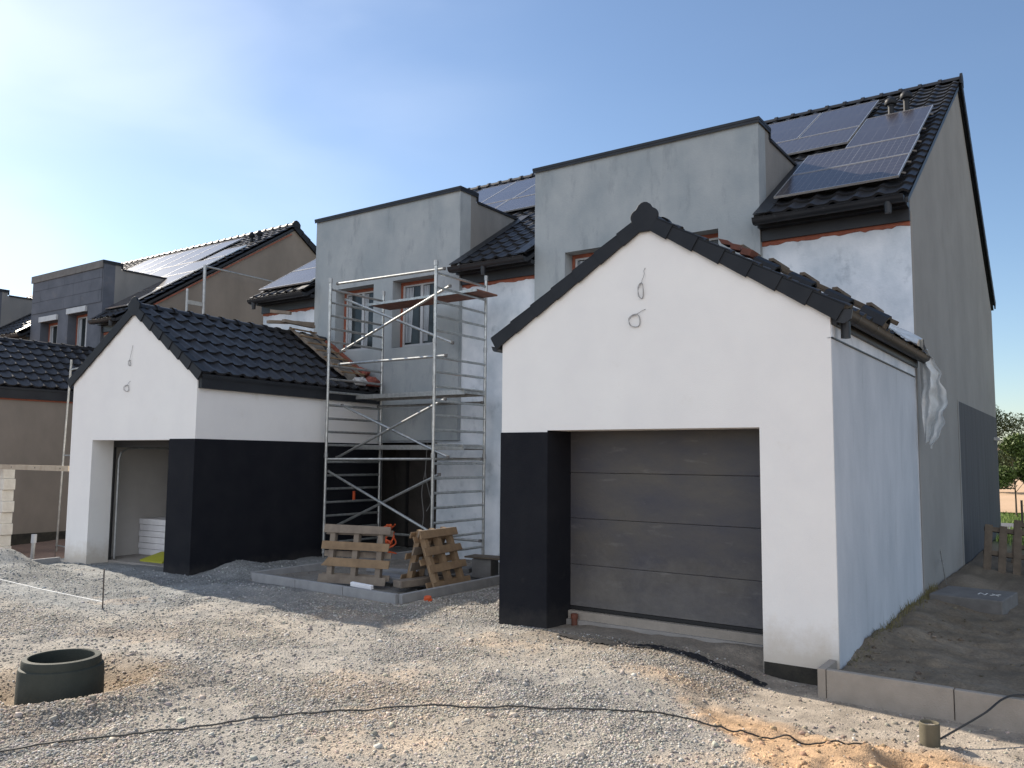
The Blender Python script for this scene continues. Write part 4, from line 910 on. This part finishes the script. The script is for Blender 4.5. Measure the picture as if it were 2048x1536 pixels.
# concrete block at the gable foot, with chalk marks
bk = thing('concrete_block', 'long dark concrete block lying by the foot of the gable', 'block', (3.98, 4.30, -.05), R(-6))
MB().box((0, 0, 0), (.86, 1.0, .21)).build('body', M['block'], bk, bevel=.012)
mk = MB()
for a, b in (((.5, .42), (.5, .56)), ((.5, .56), (.58, .42)), ((.58, .42), (.58, .56)), ((.64, .56), (.74, .42)), ((.64, .42), (.74, .56))): mk.bar((a[0], a[1], .2125), (b[0], b[1], .2125), .012, .003)
mk.build('chalk_mark', M['string'], bk)
# bent rods standing at the gable
rr = MB().tube([(3.99, 5.9, .0), (3.98, 5.7, .28), (3.96, 5.55, .62)], .008, 6).tube([(3.98, 5.65, .42), (3.90, 6.0, .44)], .006, 6).build('bent_rod', M['galv'], None); tag(rr, 'thin bent metal rod leaning against the gable wall', 'rod')
# white capped post and other things in the neighbour's yard
po = thing('marker_post', 'grey post with a whitish cap beyond the low left kerb', 'post', (-10.62, -.42, -.25), 0)
MB().tube([(0, 0, 0), (.03, .0, .50)], .036, 12).build('shaft', M['galv'], po, smooth=True); MB().tube([(.03, 0, .501), (.036, 0, .66)], .048, 12).build('cap', M['pvc'], po, smooth=True)
sb = MB().tube([(0, 0, -.1), (0, 0, .26)], .008, 6).build('marker_rod', M['steel'], None); sb.location = (-10.1, -.25, -.05); tag(sb, 'short rusty rod behind the low left kerb', 'rod')
pole = thing('scaffold_pole', 'slender leaning scaffold pole at the left edge of the left garage', 'pole', (-13.0, 1.2, -.3))
MB().tube([(0, 0, 0), (.28, -.1, 2.0), (.52, -.16, 4.3)], .024, 8).build('tube', M['alu'], pole, smooth=True)
MB().bar((.5, -.16, 4.08), (.95, -.1, 4.12), .03, .03).build('bracket', M['galv'], pole); MB().bar((.48, -.16, 3.84), (.80, -.1, 3.86), .03, .05).build('bracket', M['galv'], pole); MB().bar((.30, -.1, 2.2), (.75, -.1, 2.2), .03, .03).build('bracket', M['galv'], pole)
MB().bar((.02, -.0, .22), (.45, 0, .20), .02, .02).build('bracket', M['galv'], pole)
bd = thing('straightedge', 'long pale board resting level between white blocks and the pole', 'board', (-14.4, -.1, 1.60))
MB().box((0, 0, 0), (4.3, .05, .10)).build('board', noisy('pale_board', (.42, .36, .28), (.34, .28, .21), 7, .8), bd)
for q in range(4): MB().tube([(1.0+q*1.0, -.002, .05), (1.0+q*1.0, .0-.004, .05)], .016, 10).build('hole', M['rubber'], bd)
for q in range(8):
    o = MB().box((0, 0, 0), (.5, .24, .235)).build('white_block', M['whiteblock'], None, bevel=.01) if q == 0 else copy_tree(wb)
    wb = o; o.location = (-13.66-.05*(q % 2)+.02*random.uniform(-1, 1), .10, -.28+q*.239); tag(o, '%s white masonry block from the ground in the stack at the left edge' % ordn[q], 'block', 'stack of white masonry blocks')
# steps of blocks beside the terrace
for q, (x, y, s_x, s_y, h, lab) in enumerate(((-2.42, 2.55, .34, .30, .30, 'grey block under the plank behind the right pallet'), (-2.02, 2.75, .36, .3, .24, 'grey block beside the right garage pier'))):
    o = MB().box((0, 0, 0), (s_x, s_y, h)).build('paving_block', M['block'], None, bevel=.01); o.location = (x, y, .0); o.rotation_euler = (0, 0, .2); tag(o, lab, 'block', 'loose grey blocks by the terrace')
o = MB().box((0, 0, 0), (.85, .34, .025)).build('plank', M['wooddark'], None); o.location = (-2.55, 2.52, .31); o.rotation_euler = (0, 0, .12); tag(o, 'short dark plank lying over the grey block', 'plank')
o = MB().box((0, 0, 0), (.42, .05, .06)).build('white_batten', M['styro'], None, bevel=.006); o.location = (-2.85, .30, .09); o.rotation_euler = (.1, .03, -.02); tag(o, 'small white striped offcut lying on the terrace kerb', 'offcut')
# clutter boards and slabs on the terrace
for q, (x, y, z, rz, a, b, c, mm, lab) in enumerate(((-3.3, 1.9, .06, 8, 1.3, .25, .05, 'concrete', 'long concrete slab on the terrace behind the left pallet'), (-2.9, 1.3, .06, -5, .9, .3, .06, 'concrete', 'flat slab between the two pallets'),
        (-3.0, 2.6, .06, 12, 1.0, .3, .07, 'block', 'dark slab lying near the porch'), (-2.35, 1.2, .05, 80, .8, .2, .10, 'woodgrey', 'grey timber inside the A shaped pallets'), (-2.45, 1.7, .15, 75, .5, .3, .14, 'block', 'dark block inside the A shaped pallets'))):
    o = MB().box((-a/2, -b/2, 0), (a/2, b/2, c)).build('slab', M[mm], None, bevel=.008); o.location = (x, y, z); o.rotation_euler = (0, 0, R(rz)); tag(o, lab, 'slab', 'slabs and timbers on the terrace')
# orange tangled bag/strap hanging in the porch
HOSE = (-1.5, .5, -.25)
r = random.Random(3); tn = MB()
for q in range(9):
    p = [(-3.2+.10*r.uniform(-1, 1), 2.5+.1*r.uniform(-1, 1), .95)]
    for _ in range(6): p.append((-3.2+.13*r.uniform(-1, 1), 2.5+.12*r.uniform(-1, 1), p[-1][2]-.09*r.uniform(.2, 1.3)))
    tn.tube(smooth_path(p, 3), .014, 5)
# placed a little left so it shows over the pallet's right end
ot = tn.build('orange_hose', M['orange'], None, smooth=True); ot.location = HOSE; tag(ot, 'tangled orange hose hanging behind the left pallet', 'hose')
oh = MB().tube([(-6.25, 3.62, 1.24), (-6.25, 3.62, 1.03)], .028, 8).build('orange_trowel', M['orange'], None, smooth=True); tag(oh, 'orange tool handle hanging by the far scaffold frame', 'tool')
hc = MB().tube(smooth_path([(-5.55, 5.0, 2.26), (-5.54, 4.96, 1.7), (-5.58, 4.9, 1.2), (-5.52, 4.9, .7), (-5.6, 4.9, .3)]), .008, 6).tube(smooth_path([(-5.7, 5.2, 2.26), (-5.75, 5.2, 1.6), (-5.6, 5.15, 1.2), (-5.5, 5.1, 1.0), (-5.62, 5.1, .8)]), .01, 6).build('hanging_cable', M['cable'], None, smooth=True); tag(hc, 'loose grey cables hanging from the porch ceiling', 'cable')

# ------------------------------------------------------------------ roof ladder with ridge tiles on the right garage
k_ = gi['k']; ang_ = gi['ang']
def onR(x, y, n_):       # point over the right slope of the right garage
    z = gi['ze']+(W+gi['ov']-x)*k_; return Vector((x+math.sin(ang_)*n_, y, z+math.cos(ang_)*n_))
ld = thing('roof_ladder', 'wooden roof ladder lying down the right slope of the right garage', 'ladder', onR(3.0, 1.9, 0)); lo = onR(3.0, 1.9, 0)
for y in (1.62, 2.12): MB(lo).bar(onR(2.2, y, .18), onR(4.0, y, .18), .045, .05).build('rail', M['wooddark'], ld, bevel=.004)
for q in range(5):
    x = 2.35+q*.36; MB(lo).bar(onR(x, 1.55, .22), onR(x, 2.2, .22), .06, .04).build('rung', M['wooddark'], ld, bevel=.004)
def ridge_tile_stack(x, y, ln, rot, label, m=M['verge']):
    c = onR(x, y, .055); t_ = thing('ridge_tile', label, 'roof tile', c, 0, 'spare ridge tiles on the right garage roof')
    dv = Vector((math.cos(ang_), 0, -math.sin(ang_))); nv = Vector((math.sin(ang_), 0, math.cos(ang_))); yv = Vector((0, 1, 0)); r_ = .14
    hexo = [(r_*math.cos(R(a)), r_*math.sin(R(a))) for a in (0, 50, 90, 130, 180)]; inn = [(a*.8, b*.8) for a, b in hexo][::-1]
    m_ = MB(); pts = hexo+inn; vs = [dv*s+yv*a+nv*b for s in (0, ln) for a, b in pts]; kq = len(pts); fs = [(i_, (i_+1) % kq, kq+(i_+1) % kq, kq+i_) for i_ in range(kq)]
    cap_ = [[i_, i_+1, kq-2-i_, kq-1-i_] for i_ in range(4)]; fs += cap_+[[kq+v for v in f] for f in cap_]
    m_.add(vs, fs).build('shell', m, t_)
    MB().obox(dv*ln*.5+nv*.02, dv*(ln*.5-.004), yv*.09, nv*.03).build('mortar', M['wooddark'], t_)
for q, (x, lab) in enumerate(((2.62, 'topmost'), (3.02, 'second from the top'), (3.42, 'third from the top'), (3.80, 'lowest'))):
    ridge_tile_stack(x, 1.42, .30, 0, 'dark ridge tile in the row on the right garage roof, %s' % lab)
bh = MB()
for q in range(3): 
    c = onR(2.28+q*.13, 1.35, .17); bh.obox(c, (.06, 0, -.02), (0, .11, 0), (.02*(q-1), 0, .035))
bo = bh.build('brick_pieces', M['redbrown'], None, bevel=.004); tag(bo, 'broken brown tile pieces near the top of the roof ladder', 'tile pieces')
# plastic sheet over the eave
n, m2 = 60, 22; vs = []; fs = []
for i_ in range(n+1):
    t = i_/n
    for j_ in range(m2+1):
        s = j_/m2
        if t < .42:
            q = t/.42; c = onR(3.35+q*.70, 0, .05); y = 3.2+s*(1.25-.1*q)+.3*q*(1-s); p = Vector((c.x+.0, y, c.z+.10+.06*math.sin(math.pi*s)+.03*math.sin(7*s+5*q)+.02*math.sin(13*s)))
        else:
            q = (t-.42)/.58; c = onR(4.05, 0, .05); wd_ = .10+.17*math.sin(math.pi*min(1, q*.8+.12))*(1 if q < .75 else (1-(q-.75)*2.6))
            x = 3.90+.06*q+wd_*s+.05*math.sin(q*3)*s+.022*math.sin(q*19+s*5)*s+.015*math.sin(q*37)*s; y = 4.60-.10*s+.06*math.sin(s*7+q*6)+.035*math.sin(s*16+q*9)+.02*math.sin(q*23+s*4); p = Vector((x, y, c.z+.06-1.27*q*(1-.04*math.sin(s*5))))
        vs.append(p)
for i_ in range(n):
    for j_ in range(m2): fs.append((i_*(m2+1)+j_, i_*(m2+1)+j_+1, (i_+1)*(m2+1)+j_+1, (i_+1)*(m2+1)+j_))
sh = MB().add(vs, fs).build('plastic_sheet', M['sheet'], None, smooth=True); tag(sh, 'translucent plastic sheet hanging over the end of the right gutter', 'plastic sheet')
vs = []; fs = []
for i_ in range(19):
    for j_ in range(7):
        c = onR(3.30+i_*.042, 0, .06); vs.append((c.x, 2.3+j_*.33, c.z+.02*math.sin(i_*1.3+j_)+.012*math.sin(j_*3.1+i_*.4)+.02))
for i_ in range(18):
    for j_ in range(6): fs.append((i_*7+j_, i_*7+j_+1, (i_+1)*7+j_+1, (i_+1)*7+j_))
tp = MB().add(vs, fs).build('dark_tarp', noisy('grey_tarp', (.06, .065, .08), (.10, .11, .13), 5, .5), None, smooth=True); tag(tp, 'crumpled dark tarp covering the lower roof edge near the gutter', 'tarp')

# ------------------------------------------------------------------ ladder, mats and bags on the left garage roof
def onL(u, v, n_):
    k2 = li['k']; a2 = li['ang']; z = li['ze']+(Wl+li['ov']-u)*k2-.0; q = lgp(u+math.sin(a2)*n_, v, z+math.cos(a2)*n_); return q
lo2 = onL(2.6, 3.6, 0); l2 = thing('roof_ladder', 'weathered wooden roof ladder on the left garage beside the dormer', 'ladder', lo2)
for v in (3.55, 4.15): MB(lo2).bar(onL(1.75, v, .16), onL(3.30, v, .16), .04, .05).build('rail', M['woodgrey'], l2, bevel=.004)
for q in range(7): MB(lo2).bar(onL(1.85+q*.235, 3.50, .20), onL(1.85+q*.235, 4.22, .20), .035, .03).build('rung', M['wood'], l2, bevel=.004)
lb2 = MB(lo2)
vs = []
for i_ in range(14):
    for j_ in range(6): p = onL(1.8+i_*.125, 3.62+j_*.10, .10+.02*math.sin(i_*1.7+j_*2)); vs.append(p)
fs = [(i_*6+j_, i_*6+j_+1, (i_+1)*6+j_+1, (i_+1)*6+j_) for i_ in range(13) for j_ in range(5)]
mtb = MB().add(vs, fs).build('debris_mat', noisy('mortar_dust', (.22, .20, .17), (.12, .11, .10), 9, .95, bump=.8), None); tag(mtb, 'grey mat with mortar debris under the left roof ladder', 'mat')
for q, (u, v, rz, ln) in enumerate(((1.72, 3.35, 80, .75), (1.72, 3.75, 70, .7), (1.86, 3.6, 84, .8), (1.6, 3.3, 20, .45))):
    c = onL(u, v, .24+.05*q); o = MB().obox((0, 0, 0), (ln/2, 0, 0), (0, .05, 0), (0, 0, .032)).build('timber_offcut', M['woodgrey'], None, bevel=.004); o.location = c; o.rotation_euler = (0, R(4*q-6), R(rz+4))
    tag(o, ['left pale timber piece on the ridge of the left garage', 'longest timber piece across the ridge of the left garage', 'right timber piece at the head of the left roof ladder', 'short tilted timber piece propping the pile on the ridge'][q], 'timber', 'timber pieces on the left garage ridge')
def blob(name, c, rx, ry, rz_, m_, label, cat, seed):
    bm = bmesh.new(); bmesh.ops.create_icosphere(bm, subdivisions=4, radius=1); r_ = random.Random(seed); ph = [r_.uniform(0, 6) for _ in range(6)]
    for v in bm.verts:
        p = v.co; f = 1+.13*math.sin(3*p.x+ph[0]+2*p.y)+.10*math.sin(5*p.y+ph[1]+3*p.z)+.07*math.sin(9*p.x+ph[2]-4*p.z)+.05*math.sin(14*p.y+ph[3]+6*p.x)
        v.co = Vector((p.x*rx*f, p.y*ry*f, max(p.z*rz_*f, -rz_*.7)))
    me = bpy.data.meshes.new(name); bm.to_mesh(me); bm.free(); me.materials.append(m_)
    for q in me.polygons: q.use_smooth = True
    o = link(bpy.data.objects.new(name, me)); o.location = c; return tag(o, label, cat)
M['bagwhite'] = noisy('white_bag', (.55, .55, .55), (.42, .42, .43), 6, .7, bump=.8, bscale=14)
M['bagred'] = noisy('red_net_bag', (.33, .10, .07), (.20, .07, .06), 18, .85, bump=1, bscale=40, col3=(.45, .15, .08), scale3=30)
blob('white_sack', onL(3.42, 3.95, .08)+Vector((0, 0, .02)), .15, .20, .10, M['bagwhite'], 'dirty white sack lying on the left eaves behind the scaffold', 'sack', 3)
blob('red_sack', onL(3.38, 4.35, .10), .20, .26, .11, M['bagred'], 'red net sack beside the white sack on the left eaves', 'sack', 8)
blob('dark_sack', onL(3.05, 4.35, .10), .22, .2, .11, M['bagred'], 'dark red bundle lying above the two sacks', 'sack', 12)
fo = MB().bar(onL(1.95, 4.50, .10), onL(3.4, 4.50, .10), .10, .05); fo = fo.build('roof_foam_line', M['foam'], None); tag(fo, 'orange foam line where the left garage roof meets the dormer', 'foam')

# ------------------------------------------------------------------ neighbour's scaffold corner
ns = thing('corner_scaffold', 'galvanised scaffold corner standing before the brown gable', 'scaffold', (-15.5, 6.3, 0))
MB().tube([(0, 0, 0), (0, 0, 7.56)], .045, 10).build('post', M['galv'], ns, smooth=True); MB().tube([(0, -.55, 5.7), (0, -.55, 6.75)], .035, 8).build('post', M['galv'], ns, smooth=True)
MB().tube([(0, 0, 7.52), (0, 2.75, 7.50)], .03, 8).build('top_rail', M['galv'], ns, smooth=True)
MB().box((-.03, -.55, 6.30), (.03, -.05, 6.42)).build('bracket', M['galv'], ns)

# ------------------------------------------------------------------ far right background
fd = np.array([(60, 70), (400, 70), (400, 500), (60, 500)])
def sheet(name, pts, z, m_, kind='structure'):
    o = MB().add([(x, y, z) for x, y in pts], [list(range(len(pts)))]).build(name, m_, None); tag(o, kind=kind); return o
sheet('road', [(-30, 18.3), (80, 18.3), (80, 21.4), (-30, 21.4)], .07, noisy('asphalt', (.10, .10, .11), (.13, .13, .14), 2, .9))
sheet('field', [(-200, 27.5), (500, 27.5), (500, 700), (-200, 700)], .08, noisy('ripe_field', (.50, .34, .22), (.42, .29, .18), .1, .95))
hl_v = [(-150+q*30, 480+30*math.sin(q), 0) for q in range(25)]; hv = []; 
for q in range(40): hv += [(-200+q*25, 420, 0), (-200+q*25, 520, 16+5*math.sin(q*.7)), (-200+q*25, 620, 0)]
hf = [f for q in range(39) for f in ((q*3, (q+1)*3, (q+1)*3+1, q*3+1), (q*3+1, (q+1)*3+1, (q+1)*3+2, q*3+2))]
ho = MB().add(hv, hf).build('field_rise', noisy('field_slope', (.48, .33, .22), (.42, .28, .18), .02, .95), None, smooth=True); tag(ho, kind='structure')
def tree(label, loc, h, cr, n, m_, seed, trunkr=.08, low=.2, cl=.5):
    t = thing('tree', label, 'tree', loc, 0, 'trees beyond the yard'); r_ = random.Random(seed); tk = MB()
    top = Vector((.1*h*r_.uniform(-.3, .3), .0, h*.72)); tk.tube([(0, 0, -.2), (0, 0, h*.3), tuple(top)], [trunkr, trunkr*.7, trunkr*.25], 8)
    cs = []
    for q in range(int(9+cr*3)):
        a = r_.uniform(0, 6.28); zz = h*(low+(1-low)*r_.random()**.8); rr_ = cr*math.sin(math.pi*min(1, max(.08, (zz/h-low)/(1-low)*.85+.12)))*r_.uniform(.35, 1)
        c = Vector((rr_*math.cos(a), rr_*math.sin(a), zz)); cs.append(c); st_ = Vector((0, 0, max(h*.15, zz-rr_*.8))); tk.tube([st_, (st_+c)/2+Vector((0, 0, .1)), c], [trunkr*.35, trunkr*.2, trunkr*.08], 5)
    tk.build('trunk', M['bark'], t, smooth=True)
    V_ = []; g_ = np.random.default_rng(seed); C_ = np.array([tuple(c) for c in cs])[g_.integers(0, len(cs), n)]
    dirs = g_.normal(size=(n, 3)); dirs /= np.linalg.norm(dirs, axis=1)[:, None]; P_ = C_+dirs*(g_.random(n)**.5)[:, None]*cl*np.array((1, 1, .75)); P_[:, 2] = np.maximum(P_[:, 2], h*low*.6)
    sz = .035+.05*g_.random(n); sz *= max(1, h/6); a1 = g_.normal(size=(n, 3)); a1 /= np.linalg.norm(a1, axis=1)[:, None]; a2 = np.cross(a1, g_.normal(size=(n, 3))); a2 /= np.linalg.norm(a2, axis=1)[:, None]
    V_ = np.stack([P_-a1*sz[:, None], P_+a2*sz[:, None]*.5, P_+a1*sz[:, None], P_-a2*sz[:, None]*.5], 1).reshape(-1, 3); f4 = np.arange(n*4).reshape(-1, 4)
    np_mesh('crown', V_, f4, m_, t)
    return t
tree('young bright green tree just right of the gable edge', (3.55, 25.6, 0), 2.75, .75, 9000, M['leaf'], 4, .035, .30, .38)
tree('slim young tree at the right edge with a bare lower trunk', (5.0, 26.2, 0), 2.9, .8, 7000, M['leaf'], 14, .035, .35, .38)
tree('large dark tree behind the young green one', (.2, 50, 0), 5.3, 2.6, 26000, M['leafdark'], 5, .2, .10, 1.1)
tree('broad dark tree farther right behind the fence', (4.6, 54, 0), 4.2, 2.6, 20000, M['leafdark'], 9, .2, .10, 1.1)
fp = thing('wire_fence', 'dark metal fence with posts at the right edge of the picture', 'fence', (4.6, 16.9, 0))
for q in range(4): MB().box((-.35+q*1.6, 0, 0), (-.30+q*1.6, .05, .95)).build('post', M['steel'], fp)
for z in (.80, .15): MB().box((-.28, .02, z), (4.5, .04, z+.03)).build('rail', M['steel'], fp)
gs = np.random.default_rng(2); n = 9000; x = gs.uniform(2.4, 9, n); y = np.where(gs.random(n) < .5, gs.uniform(13.5, 18.2, n), gs.uniform(21.6, 27.3, n)); hh = gs.uniform(.05, .16, n); a = gs.random(n)*6.28
Vg = np.stack([np.c_[x-.015*np.cos(a), y-.015*np.sin(a), gz(x, y)], np.c_[x+.015*np.cos(a), y+.015*np.sin(a), gz(x, y)], np.c_[x+.03*np.cos(a+1), y, gz(x, y)+hh]], 1).reshape(-1, 3)
go = np_mesh('grass', Vg, np.arange(n*3).reshape(-1, 3), noisy('grass_blades', (.13, .20, .045), (.20, .27, .07), 2, .7)); tag(go, 'green grass growing beyond the yard at the far right', 'grass', kind='stuff')
# dry weeds along the foot of the right wall
gs = np.random.default_rng(6); n = 520; y = gs.uniform(.1, 5.2, n); x = 3.90+np.abs(gs.normal(0, .05, n)); hh = gs.uniform(.02, .11, n)*(.4+.6*(y > 1.6)); a = gs.random(n)*6.28
Vg = np.stack([np.c_[x-.004, y, gz(x, y)-.01], np.c_[x+.004, y, gz(x, y)-.01], np.c_[x+.04*np.cos(a), y+.04*np.sin(a), gz(x, y)+hh]], 1).reshape(-1, 3)
go = np_mesh('weeds', Vg, np.arange(n*3).reshape(-1, 3), noisy('dry_weeds', (.12, .12, .05), (.18, .15, .08), 8, .8)); tag(go, 'sparse weeds along the foot of the right garage wall', 'weeds', kind='stuff')
